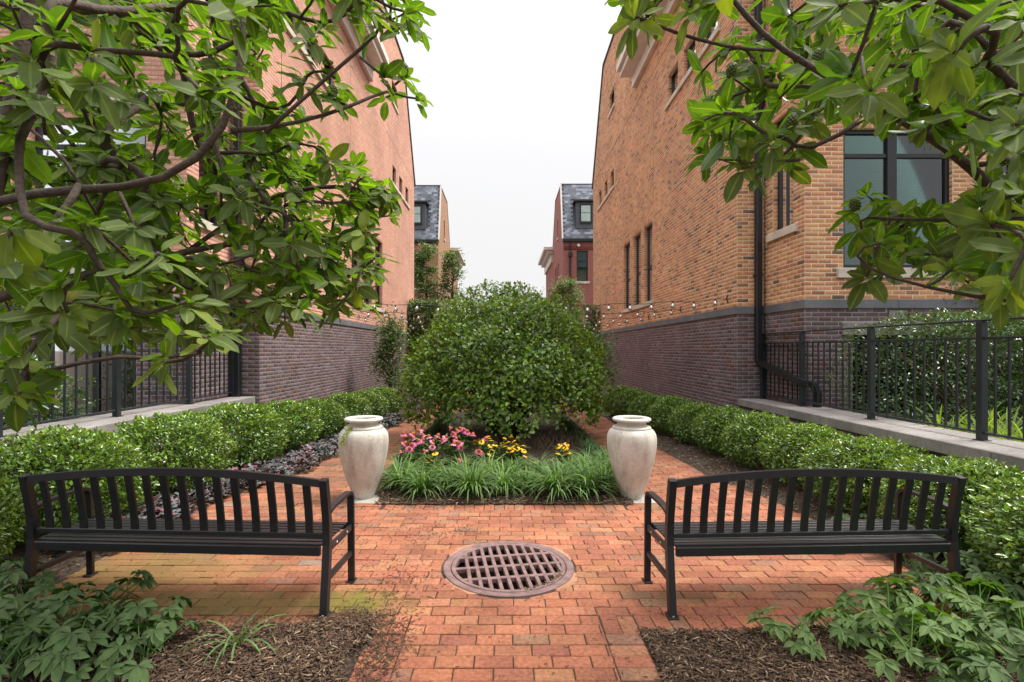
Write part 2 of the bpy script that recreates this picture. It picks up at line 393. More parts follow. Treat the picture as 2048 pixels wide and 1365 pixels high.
def brick_parts(walls, parent, nmax=300, ok=lambda u, v: True):
    """the bricks that show largest become objects, the rest one mesh"""
    sc = []
    for wi, w in enumerate(walls):
        for bi, b in enumerate(w.b):
            um, zm = (b[0]+b[1])/2, (b[2]+b[3])/2
            P = w.O+w.U*um+Vector((0, 0, zm)); q = pix(P)
            if not q or not (0 < q[0] < 2048 and 0 < q[1] < 1365) or not ok(*q): continue
            A = pix(w.O+w.U*b[0]+Vector((0, 0, zm))); B_ = pix(w.O+w.U*b[1]+Vector((0, 0, zm)))
            sc.append((abs(A[0]-B_[0]), wi, bi))
    sc.sort(reverse=True); sel = set((a, b) for _, a, b in sc[:nmax])
    protos = {}
    for wi, bi in sorted(sel):
        w = walls[wi]; b = w.b[bi]; key = tuple(round(x, 2) for x in b[4])
        if key not in protos:
            mb = MB(); mb.bbox(-.5, .5, -.5, .5, -.5, .5, .03, b[4]); protos[key] = mb.mesh('brick', M['brick'])
        o = bpy.data.objects.new('brick', protos[key])
        c = w.O+w.U*((b[0]+b[1])/2)+Vector((0, 0, (b[2]+b[3])/2))+w.N*(.0008+random.uniform(-.0006, .0006))
        mw = Matrix.Translation(c) @ Matrix((tuple(w.U), tuple(-w.N), (0, 0, 1))).transposed().to_4x4() @ Matrix.Diagonal((b[1]-b[0], .0045, b[3]-b[2], 1))
        link(o, parent); o.matrix_basis = mw
    VV_, FF, CC, n = [], [], [], 0
    for wi, w in enumerate(walls):
        v, f, c = w.arrays([b for bi, b in enumerate(w.b) if (wi, bi) not in sel])
        VV_.append(v); FF.append(f+n); CC.append(c); n += len(v)
    o = obj('brickwork', npmesh('brickwork', np.concatenate(VV_), np.concatenate(FF), M['brick'], np.concatenate(CC)), parent)
    o['kind'] = 'stuff'
    return o
def wall_sheet(mb, w, u0, u1, z0, z1, holes=(), top=None, depth=.14):
    """mortar face with openings and reveals"""
    us = sorted({u0, u1, *[h[0] for h in holes], *[h[1] for h in holes]}); zs = sorted({z0, z1, *[h[2] for h in holes], *[h[3] for h in holes]})
    us = [u for u in us if u0 <= u <= u1]; zs = [z for z in zs if z0 <= z <= z1]
    P = lambda u, z, n=0: tuple(w.O+w.U*u+Vector((0, 0, z))+w.N*n)
    for a, b in zip(us[:-1], us[1:]):
        for c, d in zip(zs[:-1], zs[1:]):
            um, zm = (a+b)/2, (c+d)/2
            if any(h[0] < um < h[1] and h[2] < zm < h[3] for h in holes): continue
            poly = [(a, c), (b, c), (b, d), (a, d)]
            if top:
                for (ua, za), (ub, zb) in zip(top[:-1], top[1:]):
                    # keep the side below the edge from (ua,za) to (ub,zb), outline runs left to right (convex)
                    nx, nz = -(zb-za), (ub-ua); poly = clip_poly(poly, nx, nz, nx*ua+nz*za)
                    if len(poly) < 3: break
            if len(poly) >= 3: mb.addv([P(*q) for q in poly], [tuple(range(len(poly)))])
    for a, b, c, d in holes:
        for (p, q) in (((a, c), (b, c)), ((b, c), (b, d)), ((b, d), (a, d)), ((a, d), (a, c))):
            mb.addv([P(*p), P(*q), P(q[0], q[1], -depth), P(p[0], p[1], -depth)], [(0, 1, 2, 3)])

# window: recessed frame, panes and what stands behind them
def window(parent, w, u0, u1, z0, z1, mull=(), trans=(), depth=.09, fw=.05, blind=True, label=None, dark=False):
    P = lambda u, z, n: w.O+w.U*u+Vector((0, 0, z))+w.N*n
    def slab(mb, a, b, c, d, n0, n1):
        vs = [P(u, z, n) for n in (n0, n1) for z in (c, d) for u in (a, b)]
        mb.addv(vs, [(0, 2, 3, 1), (4, 5, 7, 6), (0, 1, 5, 4), (2, 6, 7, 3), (0, 4, 6, 2), (1, 3, 7, 5)])
    f = MB(); D = -depth
    slab(f, u0, u1, z0, z0+fw, D-.05, D+.012); slab(f, u0, u1, z1-fw, z1, D-.05, D+.012)
    slab(f, u0, u0+fw, z0+fw, z1-fw, D-.05, D+.01); slab(f, u1-fw, u1, z0+fw, z1-fw, D-.05, D+.01)
    for a, b in mull: slab(f, a, b, z0+fw, z1-fw, D-.05, D+.022)
    xs = [u0+fw]+[x for m_ in mull for x in m_]+[u1-fw]
    for a, b in trans:
        for i in range(0, len(xs), 2): slab(f, xs[i], xs[i+1], a, b, D-.045, D+.006)
    wo = f.build('window', M['frame'], parent)
    if label: wo['label'] = label
    zs = [z0+fw]+[x for t in trans for x in t]+[z1-fw]
    for i in range(0, len(xs), 2):
        for j in range(0, len(zs), 2):
            g = MB(); slab(g, xs[i], xs[i+1], zs[j], zs[j+1], D-.028, D-.022); g.build('pane', M['glass'], wo)
    if blind:
        b = MB(); z = z0+fw+.02
        while z < z1-fw:
            for i in range(0, len(xs), 2):
                a0, a1 = xs[i]+.01, xs[i+1]-.01
                vs = [P(a0, z, D-.10), P(a1, z, D-.10), P(a1, z+.034, D-.062), P(a0, z+.034, D-.062)]
                b.addv(vs, [(0, 1, 2, 3)])
            z += .052
        o = b.build('blind', M['blind'], wo); o['kind'] = 'stuff'
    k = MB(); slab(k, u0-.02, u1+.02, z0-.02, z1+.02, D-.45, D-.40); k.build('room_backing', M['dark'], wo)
    return wo
def block(parent, name, w, u0, u1, z0, z1, n0, n1, m, b=.006):
    P = lambda u, z, n: w.O+w.U*u+Vector((0, 0, z))+w.N*n
    t = MB(); t.bbox(u0, u1, n0, n1, z0, z1, b)
    t.v = [tuple(P(x, z, y)) for x, y, z in t.v]
    return t.build(name, m, parent)
def stones(parent, name, w, u0, u1, z0, z1, n0, n1, m, L=.75):
    n = max(1, round((u1-u0)/L)); d = (u1-u0)/n
    for i in range(n): block(parent, name, w, u0+i*d+.0025, u0+(i+1)*d-.0025, z0, z1, n0, n1+random.uniform(-.0015, .0015), m, .004)

LZ0, LZ1 = 2.245, 2.38      # bluestone ledge
def townhouse(s, X0, Y0, kind, mort, label, okpx):
    T = empty('brick_townhouse', (0, 0, 0), label=label, cat='building')
    X = lambda x: s*x
    LEN = 14.6
    BX = X0+.46; BY = Y0-1.24; BE = X0+3.27
    long = Wall((X(X0), Y0, 0), (0, 1, 0), (-s, 0, 0))
    strip = Wall((X(X0), Y0, 0), (s, 0, 0), (0, -1, 0))
    bays = Wall((X(BX), BY, 0), (0, 1, 0), (-s, 0, 0))
    bayf = Wall((X(BX), BY, 0), (s, 0, 0), (0, -1, 0))
    frt = Wall((X(BE), Y0, 0), (s, 0, 0), (0, -1, 0))
    # outline of the gable wall seen from the side (u along depth)
    top = [(0, 0), (0, 10.35), (7.0, 10.35), (7.001, 10.9), (7.6, 13.28), (12.1, 13.28), (14.6, 9.15), (14.6, 0)]
    A = [(5.15, 6.0), (6.35, 7.25), (7.65, 8.6)]
    hA = [(a, b, 2.98, 5.18) for a, b in A]
    hB = [(.82, 1.55, 7.75, 8.42), (1.95, 2.68, 7.75, 8.42), (3.06, 3.78, 7.75, 8.42)]
    hC = [(10.15, 10.75, 7.75, 8.42), (11.35, 11.95, 7.75, 8.42), (12.6, 13.2, 7.75, 8.42)]
    hD = [(10.05, 10.95, 10.75, 11.5)]
    holes = hA+hB+hC+hD
    sills = [(5.0, 8.75, 2.86, 2.98), (.68, 3.95, 7.63, 7.75), (10.0, 13.4, 7.63, 7.75), (9.95, 11.05, 10.63, 10.75)]
    gro = [(-1, 15, 9.195, 9.235)]      # recessed shadow joint
    joints = [(5.02, 5.034, 5.42, 9.19), (.83, .844, 2.45, 7.6)]
    long.lay(0, LEN, .16, LZ0-.003, 'dark'); long.lay(0, LEN, LZ1+.006, 13.3, kind, holes+sills+gro+joints+[(a-.01, b+.01, 5.18, 5.385) for a, b in A], top)
    for a, b in A: long.soldier(a, b, 5.18, .203, kind)
    strip.lay(0, .455, .16, LZ0-.003, 'dark', off=.1); strip.lay(0, .455, LZ1+.006, 10.3, kind, off=.1)
    hs = [(.30, .92, 3.58, 5.45), (.30, .92, 6.9, 9.0)]
    ss = [(.18, 1.06, 3.45, 3.58), (.18, 1.06, 6.77, 6.9)]
    bays.lay(0, 1.235, .16, LZ0-.003, 'dark'); bays.lay(0, 1.235, LZ1+.006, 10.3, kind, hs+ss)
    W0, W1 = .58, 2.23
    hf = [(W0, W1, 2.85, 4.96), (W0, W1, 6.9, 9.0)]
    sf = [(W0-.1, W1+.1, 2.70, 2.85), (W0-.1, W1+.1, 6.75, 6.9), (W0-.16, W1+.16, 5.14, 5.35)]
    vent = (1.25, 1.57, 2.065, 2.235)
    bas = (.72, 2.05, .65, 1.84); lin = (.56, 2.2, 1.84, 2.03)
    bayf.lay(0, 2.81, .16, LZ0-.003, 'dark', [vent, bas, lin]); bayf.lay(0, 2.81, LZ1+.006, 10.3, kind, hf+sf)
    frt.lay(0, 4, .16, LZ0-.003, 'dark'); frt.lay(0, 4, LZ1+.006, 10.3, kind, [(.9, 2.4, 2.85, 4.96)])
    jb = []
    for w_, hh in ((long, holes), (bays, hs), (bayf, hf)):
        for a, b, c, d in hh:
            for u_, sg in ((a, 1), (b, -1)):
                j = Wall(w_.O+w_.U*u_-w_.N*.10, w_.N, w_.U*sg); j.lay(0, .0985, c, d, kind, off=0); jb.append(j)
    brick_parts([long, strip, bays, bayf, frt]+jb, T, 300, okpx)
    up, dk = MB(), MB()
    wall_sheet(up, long, 0, 7.0, 5.5, 10.35, [h for h in holes if h[0] < 7 and h[2] > 5.5]); wall_sheet(up, long, 0, LEN, LZ1, 5.5, hA); wall_sheet(up, long, 7.0, LEN, 5.5, 13.3, [h for h in holes if h[1] > 7 and h[2] > 5.5], [(7.0, 10.9), (7.6, 13.28), (12.1, 13.28), (14.6, 9.15)]); wall_sheet(dk, long, 0, LEN, -.3, LZ0)
    for w_, e in ((strip, .46), (bays, 1.24), (bayf, 2.81), (frt, 4)):
        h_ = {id(bays): hs, id(bayf): hf, id(frt): [(.9, 2.4, 2.85, 4.96)]}.get(id(w_), [])
        wall_sheet(up, w_, 0, e, LZ1, 10.35, h_)
        wall_sheet(dk, w_, 0, e, -.3, LZ0, [bas] if w_ is bayf else [])
    # the sides nobody sees from the garden, plain
    up.addv([(X(X0), Y0+LEN, 0), (X(X0+9), Y0+LEN, 0), (X(X0+9), Y0+LEN, 9.15), (X(X0), Y0+LEN, 9.15)], [(0, 1, 2, 3)])
    up.addv([(X(X0+9), Y0, 0), (X(X0+9), Y0+LEN, 0), (X(X0+9), Y0+LEN, 9.15), (X(X0+9), Y0+12.1, 13.28), (X(X0+9), Y0+7.6, 13.28), (X(X0+9), Y0+7, 10.35), (X(X0+9), Y0, 10.35)], [(0, 1, 2, 3, 4, 5, 6)])
    up.build('wall', mort, T); dk.build('base_wall', M['mortar_d'], T)
    # roof, flat over the front rooms, mansard behind
    rf = MB(); pr = [(0, 10.36), (7.0, 10.36), (7.6, 13.31), (12.1, 13.31), (14.65, 9.18), (14.75, 9.05)]
    for (a, za), (b, zb) in zip(pr[:-1], pr[1:]):
        x0, x1 = X(X0-.05), X(X0+9.05)
        d = Vector((0, b-a, zb-za)).normalized(); nn = Vector((0, -d.z, d.y))*.07
        vs = [(x, Y0+y+dy, z+dz) for dy, dz in ((0, 0), (nn.y, nn.z)) for (x, y, z) in ((x0, a, za), (x1, a, za), (x1, b, zb), (x0, b, zb))]
        rf.addv(vs, [(0, 1, 2, 3), (7, 6, 5, 4), (0, 4, 5, 1), (1, 5, 6, 2), (2, 6, 7, 3), (3, 7, 4, 0)], (.09, .1, .12))
    rf.build('roof', M['slate'], T)
    # ledge of bluestone blocks
    for w_, a, b in ((long, 0, LEN), (strip, -.02, .44), (bays, 0, 1.24), (bayf, -.02, 2.82), (frt, .02, 4)):
        stones(T, 'ledge_stone', w_, a, b, LZ0, LZ1, -.1, .024 if w_ in (bayf, strip, frt) else .022, M['bluestone'], .72)
    for a, b, c, d in sills: block(T, 'sill', long, a, b, c, d, -.1, .05, M['limestone'])
    for a, b, c, d in ss: block(T, 'sill', bays, a, b, c, d, -.1, .05, M['limestone'])
    for a, b, c, d in sf[:2]: block(T, 'sill', bayf, a, b, c, d, -.1, .05, M['limestone'])
    block(T, 'lintel', bayf, *sf[2], -.1, .03, M['limestone'])
    block(T, 'lintel', bayf, *lin, -.1, .035, M['coping'])
    for a, b, c, d in joints+[(.01, LEN-.01, 9.2, 9.23)]: block(T, 'expansion_joint', long, a, b, c, d, -.02, .0012, M['dark'], .0005)
    for a, b in A: window(T, long, a, b, 2.98, 5.18, trans=[(3.95, 4.02)], depth=.11, fw=.055)
    for h in hB+hC+hD: window(T, long, *h, depth=.10, fw=.05)
    for h in hs: window(T, bays, *h, depth=.09, fw=.055)
    for h in hf:
        m_ = (W0+W1)/2-.05
        wo = window(T, bayf, *h, mull=[(m_-.07, m_+.07)], trans=[(h[3]-.42, h[3]-.36)], depth=.07, fw=.06)
    # pale panels in the transom lights
    for a, b in ((W0+.06, (W0+W1)/2-.12), ((W0+W1)/2+.02, W1-.06)):
        block(T, 'transom_panel', bayf, a+.01, b-.01, 4.61, 4.90, -.14, -.115, M['white'], .002)
    window(T, bayf, *bas, mull=[(1.33, 1.39)], depth=.07, fw=.05, blind=False)
    window(T, frt, .9, 2.4, 2.85, 4.96, mull=[(1.6, 1.7)], depth=.09, blind=True)
    # cornice over the front rooms
    cn = MB(); cn.bbox(X(X0-.12), X(X0+.3), Y0-.1, Y0+6.95, 9.75, 10.1, .01); cn.bbox(X(X0-.48), X(X0+.3), Y0-.3, Y0+7.0, 10.1, 10.28, .01)
    cn.bbox(X(X0-.58), X(X0+.3), Y0-.35, Y0+7.05, 10.28, 10.5, .01); cn.build('cornice', M['white'], T)
    # the square downspout and its kick round the bay
    dx = X0+.335
    ds = MB(); ds.bbox(X(dx-.05), X(dx+.05), Y0-.13, Y0-.025, 1.40 if s > 0 else .3, 9.9, .012)
    for z in (2.9, 5.6, 8.3): ds.bbox(X(dx-.06), X(dx+.06), Y0-.14, Y0, z, z+.03, .004)
    ds.build('downspout', M['frame'], T)
    ds = MB()
    if s > 0: ds.sweep([(X(dx), Y0-.085, 1.46), (X(dx+.01), Y0-.14, 1.40), (X(BX-.13), BY-.02, 1.16), (X(BX+.06), BY-.13, 1.10), (X(BX+.10), BY-.14, .98), (X(BX+.10), BY-.14, .45)], .085, .085, (s*.96, .28, 0))
    if s > 0: ds.build('downspout_elbow', M['frame'], T)
    # cast vent with three rosettes
    v = MB(); P = lambda u, z, n: tuple(bayf.O+bayf.U*u+Vector((0, 0, z))+bayf.N*n)
    def vb(a, b, c, d, n0, n1):
        vs = [P(u, z, n) for n in (n0, n1) for z in (c, d) for u in (a, b)]; v.addv(vs, [(0, 2, 3, 1), (4, 5, 7, 6), (0, 1, 5, 4), (2, 6, 7, 3), (0, 4, 6, 2), (1, 3, 7, 5)])
    a, b, c, d = vent; vb(a, b, c, d, -.06, -.02); vb(a, b, c, c+.012, -.02, .012); vb(a, b, d-.012, d, -.02, .012); vb(a, a+.012, c+.012, d-.012, -.02, .01); vb(b-.012, b, c+.012, d-.012, -.02, .01)
    for k in range(3):
        cu = a+.07+k*.09; cz = (c+d)/2
        for rr in (.062, .044, .026, .01): v.tube([P(cu+rr*math.cos(q*math.pi/10), cz+rr*math.sin(q*math.pi/10), -.004) for q in range(21)], .0042, 5, cap=False)
    v.build('vent_grille', M['frame'], T)
    return T

def far_house(s, X0, Y0, kind, label):
    """the houses across the alley: slate mansard towards us, cornice on the far side"""
    T = empty('brick_townhouse', (0, 0, 0), label=label, cat='building')
    base = (.33, .15, .075) if kind == 'orange' else (.31, .095, .078)
    mr_ = (.5, .38, .27) if kind == 'orange' else (.38, .22, .19)
    def bm(vertical_axis, nm):
        m = bpy.data.materials.new(nm); m.use_nodes = True; n = m.node_tree; ns = n.nodes; L = n.links; p = ns['Principled BSDF']; p.inputs['Roughness'].default_value = .9
        geo = ns.new('ShaderNodeNewGeometry'); sp = ns.new('ShaderNodeSeparateXYZ'); L.new(geo.outputs['Position'], sp.inputs[0])
        cb = ns.new('ShaderNodeCombineXYZ'); L.new(sp.outputs[0 if vertical_axis == 'x' else 1], cb.inputs[0]); L.new(sp.outputs[2], cb.inputs[1])
        br = ns.new('ShaderNodeTexBrick'); br.inputs['Scale'].default_value = 1; br.inputs['Brick Width'].default_value = .2032; br.inputs['Row Height'].default_value = .0677
        br.inputs['Mortar Size'].default_value = .006; br.inputs['Color1'].default_value = (*base, 1); br.inputs['Color2'].default_value = (*[x*.6 for x in base], 1); br.inputs['Mortar'].default_value = (*mr_, 1)
        br.inputs['Bias'].default_value = -.3; L.new(cb.outputs[0], br.inputs['Vector']); L.new(br.outputs['Color'], p.inputs['Base Color']); return m
    mf, ms = bm('x', 'far_brick_front_'+kind), bm('y', 'far_brick_side_'+kind)
    X = lambda x: s*x
    side = Wall((X(X0), Y0, 0), (0, 1, 0), (-s, 0, 0)); fr = Wall((X(X0), Y0, 0), (s, 0, 0), (0, -1, 0))
    top = [(0, 9.2), (1.2, 13.25), (5.3, 13.28), (7.5, 10.3), (7.51, 10.0), (14.6, 10.0)]
    conv = [(0, 9.2), (1.2, 13.25), (5.3, 13.28), (7.5, 10.0)]
    hs = [(3.2, 3.8, 10.0, 11.4), (2.6, 3.3, 6.6, 8.0), (3.7, 4.4, 6.6, 8.0), (4.8, 5.5, 6.6, 8.0), (10, 10.8, 5.5, 7.0), (11.4, 12.2, 5.5, 7.0)]
    m = MB(); wall_sheet(m, side, 0, 7.5, 0, 13.28, hs[:4], conv); wall_sheet(m, side, 7.5, 14.6, 0, 10.0, hs[4:]); m.build('wall', ms, T)
    if kind == 'orange': wx0, wx1, dw0, dw1 = .98, 1.80, 1.25, 1.9
    else: wx0, wx1, dw0, dw1 = .92, 1.70, 1.25, 1.88
    hf = [(wx0, wx1, 5.9 if kind == 'orange' else 6.3, 8.4), (3.6, 4.4, 6.0, 8.4)]
    gar = (1.4, 4.4, 0, 2.9)
    m = MB(); wall_sheet(m, fr, 0, 8, 0, 9.2, hf+[gar], depth=.2); m.addv([(X(X0+8), Y0, 0), (X(X0+8), Y0+14.6, 0), (X(X0+8), Y0+14.6, 10), (X(X0+8), Y0+1.2, 10), (X(X0+8), Y0, 9.2)], [(0, 1, 2, 3, 4)])
    m.addv([(X(X0), Y0+14.6, 0), (X(X0+8), Y0+14.6, 0), (X(X0+8), Y0+14.6, 10), (X(X0), Y0+14.6, 10)], [(0, 1, 2, 3)]); m.build('wall', mf, T)
    for h in hf: window(T, fr, *h, trans=[(h[3]-.75, h[3]-.68)], depth=.08, fw=.08, blind=True); block(T, 'sill', fr, h[0]-.12, h[1]+.12, h[2]-.16, h[2], -.05, .06, M['limestone'])
    for h in hs: window(T, side, *h, depth=.12, fw=.06, blind=False)
    for a, b, c, d in ((3.1, 3.9, 9.86, 10.0), (2.5, 5.6, 6.45, 6.6), (9.9, 12.3, 5.35, 5.5)): block(T, 'sill', side, a, b, c, d, -.05, .06, M['limestone'])
    # soldier band over the window, garage door, canopy
    block(T, 'garage_door', fr, 1.45, 4.35, 0, 2.85, -.18, -.12, M['frame'], .01)
    block(T, 'canopy', fr, 1.0, 5.0, 3.05, 3.3, -.05, .7, M['frame'], .01)
    sb = Wall(fr.O, fr.U, fr.N); sb.soldier(0.05, 3.2, 8.42, .3, 'orange' if kind == 'orange' else 'dark')
    if kind != 'orange': sb.b = [(a, b, c, d, (.22, .06, .05)) for a, b, c, d, e in sb.b]
    v, f, c = sb.arrays(sb.b, .012); o = obj('soldier_course', npmesh('soldier_course', v, f, M['brick'], c), T)
    # mansard: deck, then each slate
    sl_ = Vector((0, 1.2, 4.05)); Ls = sl_.length; sl_.normalize(); nn = Vector((0, -sl_.z, sl_.y))
    o3 = Vector((X(X0), Y0, 9.2))
    def Q(u, t, n=0): return o3+Vector((s*u, 0, 0))+sl_*t+nn*n
    rf = MB(); vs = [Q(u, t, n) for n in (-.06, 0) for t in (0, Ls) for u in (.02, 8)]
    rf.addv(vs, [(0, 2, 3, 1), (4, 5, 7, 6), (0, 1, 5, 4), (2, 6, 7, 3), (0, 4, 6, 2), (1, 3, 7, 5)], (.06, .065, .075))
    rf.box(X(X0-.03), X(X0+8), Y0+1.17, Y0+5.4, 13.25, 13.36, (.07, .07, .08))
    a_ = Vector((0, 2.2, -3.28)).normalized()
    rf.addv([(X(X0+x), Y0+5.3, 13.32) for x in (-.03, 8)]+[(X(X0+x), Y0+7.5, 10.02) for x in (8, -.03)], [(0, 1, 2, 3)], (.07, .07, .08))
    ro = rf.build('roof', M['slate'], T)
    protos = []
    for k in range(7):
        g = (.12, .17, .23, .30, .38, .20, .15)[k]; mb = MB(); mb.bbox(0, .285, -.012, .012, 0, .19, .003, (g*.9, g*1.0, g*1.22)); protos.append(mb.mesh('slate', M['slate']))
    rows = 26; cnt = 0; du0, du1, dt0, dt1 = dw0-.55, dw1+2.2, .75, 2.95
    for rI in range(rows):
        t = rI*Ls/rows; u = .03-(rI % 2)*.145
        while u < 3.1:
            if u > -.08 and not (du0-.15 < u < du1 and dt0-.1 < t < dt1) and cnt < 299:
                o = obj('slate', random.choice(protos), ro); b = Matrix((Vector((s, 0, 0)), nn*-1, sl_)).transposed().to_4x4()
                o.matrix_basis = Matrix.Translation(Q(max(u, .0), t, .014)) @ b @ Matrix.Rotation(R(2.5), 4, 'X'); cnt += 1
            u += .29
    # gutter, verge trim
    block(T, 'gutter', fr, -.06, 8, 8.98, 9.2, 0, .22, M['frame'], .02)
    v_ = MB(); v_.sweep([(X(X0-.03), Y0, 9.2), (X(X0-.03), Y0+1.2, 13.3)], .10, .10, (1, 0, 0)); v_.build('verge_trim', M['white'], T)
    # dormer
    y0 = Y0+.12; dm = MB(); x0, x1 = X0+dw0-.35, X0+dw1+2.0; z0, z1 = 9.95, 11.75
    dm.box(X(x0), X(x1), y0, y0+1.3, z0, z1, (.08, .09, .11)); do = dm.build('dormer', M['slate'], T)
    rr = MB(); rr.bbox(X(x0-.15), X(x1+.2), y0-.2, y0+1.4, z1, z1+.16, .02); rr.build('dormer_roof', M['frame'], do)
    dwl = Wall((X(X0), y0, 0), (s, 0, 0), (0, -1, 0))
    fb = MB(); P = lambda u, z, n: tuple(dwl.O+dwl.U*u+Vector((0, 0, z))+dwl.N*n)
    block(do, 'dormer_window_surround', dwl, dw0-.1, dw1+.1, 10.25, 11.6, .0, .05, M['frame'], .01)
    block(do, 'dormer_pane', dwl, dw0, dw1, 10.42, 11.0-.02, .045, .06, M['paleglass'], .004); block(do, 'dormer_pane', dwl, dw0, dw1, 11.0+.02, 11.5, .045, .06, M['paleglass'], .004)
    # cornice at the far side
    cn = MB(); cn.bbox(X(X0-.15), X(X0+.2), Y0+7.6, Y0+14.7, 8.9, 9.6, .02); cn.bbox(X(X0-.45), X(X0+.2), Y0+7.4, Y0+14.8, 9.6, 9.85, .02); cn.bbox(X(X0-.75), X(X0+.2), Y0+7.2, Y0+15, 9.85, 10.15, .03)
    cn.build('cornice', M['white'], T)
    if kind != 'orange':
        d = MB(); d.bbox(X(X0+.42), X(X0+.54), Y0-.16, Y0-.04, 0.2, 8.2, .01); d.bbox(X(X0+.36), X(X0+.62), Y0-.24, Y0-.02, 7.95, 8.3, .05); d.tube([(X(X0+.5), Y0-.12, 8.95), (X(X0+.48), Y0-.12, 8.3)], .05, 8); d.build('downspout', M['frame'], T)
        l = MB(); l.lathe([(0, 0), (.1, .01), (.12, .05), (.1, .1), (0, .12)], 14); l.v = [(X(X0+1.05)+x, Y0-.02-z, 8.75+y) for x, y, z in l.v]; l.build('wall_light', M['white'], T)
    return T
M['paleglass'] = mat('sky_painted_pane', (.45, .56, .52), .12, noise=(2, .2))  # pale base colour stands in for sky mirrored in the dormer panes
townhouse(1, 4.06, 8.96, 'orange', M['mortar_r'], 'orange brown brick townhouse with cream mortar and square bay, right of the garden', lambda u, v: u > 1470 and v > 60)
townhouse(-1, 4.12, 8.6, 'pink', M['mortar_l'], 'salmon pink brick townhouse behind the leafy magnolia on the left', lambda u, v: u < 540)
far_house(-1, 4.6, 35.3, 'orange', 'distant tan brick house with slate mansard, left side of the gap')
far_house(1, 3.97, 35.0, 'red', 'distant dark red brick house with slate mansard, right side of the gap')

# ------------------------------------------------------------------ ground
MHX, MHY, MHR = .026, 3.84, .49
g = MB(); n = 48
rings = []
for k in range(n):
    a = 2*math.pi*(k+.5)/n; c_, s_ = math.cos(a), math.sin(a); q = 1/max(abs(c_), abs(s_)); rings.append(((MHX+.44*c_, MHY+.44*s_), (MHX+1*c_*q, MHY+1*s_*q), (MHX+600*c_*q, MHY+600*s_*q)))
for j in range(3): g.v += [(r[j][0], r[j][1], -.055) for r in rings]
for j in range(2):
    for k in range(n): g.f.append((j*n+k, j*n+(k+1) % n, (j+1)*n+(k+1) % n, (j+1)*n+k))
g.c = [(1, 1, 1)]*len(g.v)
go = g.build('ground', M['soil']); tag(go, kind='structure')
al = MB().box(-60, 60, 24.5, 34.8, -.05, .0).build('alley', M['asphalt']); tag(al, kind='structure')
# paving outline pieces (half-plane functions)
def out_r(y): return np.interp(y, [2.9, 4.9, 5.6, 6.6, 8.3, 12.8, 24], [3.02, 2.95, 2.86, 2.62, 2.52, 2.37, 2.3])
def out_l(y): return np.interp(y, [2.9, 4.9, 5.6, 6.6, 8.0, 12.7, 24], [3.12, 3.15, 3.08, 2.72, 2.58, 2.22, 2.2])
def bed_half(y): return np.interp(y, [5.3, 5.6, 6.5, 12.0, 13.4, 13.6], [1.22, 1.36, 1.5, 1.45, .9, 0])
BEDY0, BEDY1 = 5.36, 13.5
PZ = 0.0
pv = []                                   # (poly, colour)
PW, PL, PJ = .0975, .1975, .0045
pw_, pl_ = PW+PJ+.001, PL+PJ+.0015
def inside(x, y):
    if y < 3.125: return False
    if x > out_r(y) or x < -out_l(y): return False
    if y > BEDY0-.22 and abs(x+.02) < bed_half(max(y, 5.4))+.0 and y < BEDY1:
        return False
    return True
def add_rect(x0, x1, y0, y1, kind='paver', z=0.):
    poly = [(x0, y0), (x1, y0), (x1, y1), (x0, y1)]
    cx, cy = (x0+x1)/2-MHX, (y0+y1)/2-MHY; d = math.hypot(cx, cy)
    if d < MHR+.2:
        nx, ny = cx/max(d, 1e-6), cy/max(d, 1e-6)
        poly = clip_poly(poly, -nx, -ny, -(nx*MHX+ny*MHY+MHR+.012))
        if len(poly) < 3: return
        ar = abs(sum(poly[i][0]*poly[(i+1) % len(poly)][1]-poly[(i+1) % len(poly)][0]*poly[i][1] for i in range(len(poly))))/2
        if ar < .0012: return
    pv.append((poly, pal(kind)))
y = 3.13; k = 0
while y < 24:
    x = -3.3-(k % 2)*pl_/2
    while x < 3.2:
        jx = random.uniform(-.0015, .0015); xa, xb = x+jx, x+PL+jx
        ym = y+PW/2
        # cut bricks at the paving edges
        lo, hi = -out_l(ym), out_r(ym)
        a, b = max(xa, lo), min(xb, hi)
        if b-a > .03:
            if BEDY0-.215 < ym < BEDY1:
                bh = float(bed_half(max(ym, 5.4)))
                segs = [(a, min(b, -.02-bh)), (max(a, -.02+bh), b)]
            else: segs = [(a, b)]
            for p, q in segs:
                if q-p > .03: add_rect(p, q, y, y+PW)
        x += pl_
    y += pw_; k += 1
# header course along the flower bed, soldier course along the near edge
x = -1.24
while x < 1.2: add_rect(x, x+PW, BEDY0-.205, BEDY0-.007); x += pw_
for sgn in (-1, 1):
    x = .575
    while x < 3.05: add_rect(*(sorted((sgn*x, sgn*(x+PW)))), 2.922, 3.121); x += pw_
# the walk towards the camera: running bond field between two stacked borders
y = 3.121-PW; k = 0
while y > .6:
    x = -.565-(k % 2)*pl_/2
    while x < .565:
        a, b = max(x, -.566), min(x+PL, .566)
        if b-a > .006: add_rect(a, b, y, y+PW)
        x += pl_
    if y < 2.92-PW:
        for sgn in (-1, 1): add_rect(*(sorted((sgn*.571, sgn*.771))), y, y+PW)
    y -= pw_; k += 1
PAV = MB()
def bedrect(x0, x1, y0, y1): PAV.addv([(x0, y0, -.007), (x1, y0, -.007), (x1, y1, -.007), (x0, y1, -.007), (x0, y0, -.05), (x1, y0, -.05), (x1, y1, -.05), (x0, y1, -.05)], [(0, 1, 2, 3), (0, 4, 5, 1), (1, 5, 6, 2), (2, 6, 7, 3), (3, 7, 4, 0)])
q = .56
bedrect(-.775, .775, .5, 2.92); bedrect(-3.1, 3.0, 2.92, MHY-q); bedrect(-3.1, MHX-q, MHY-q, MHY+q); bedrect(MHX+q, 3.0, MHY-q, MHY+q); bedrect(-3.1, 2.95, MHY+q, BEDY0)
m0 = len(PAV.v); n = 48
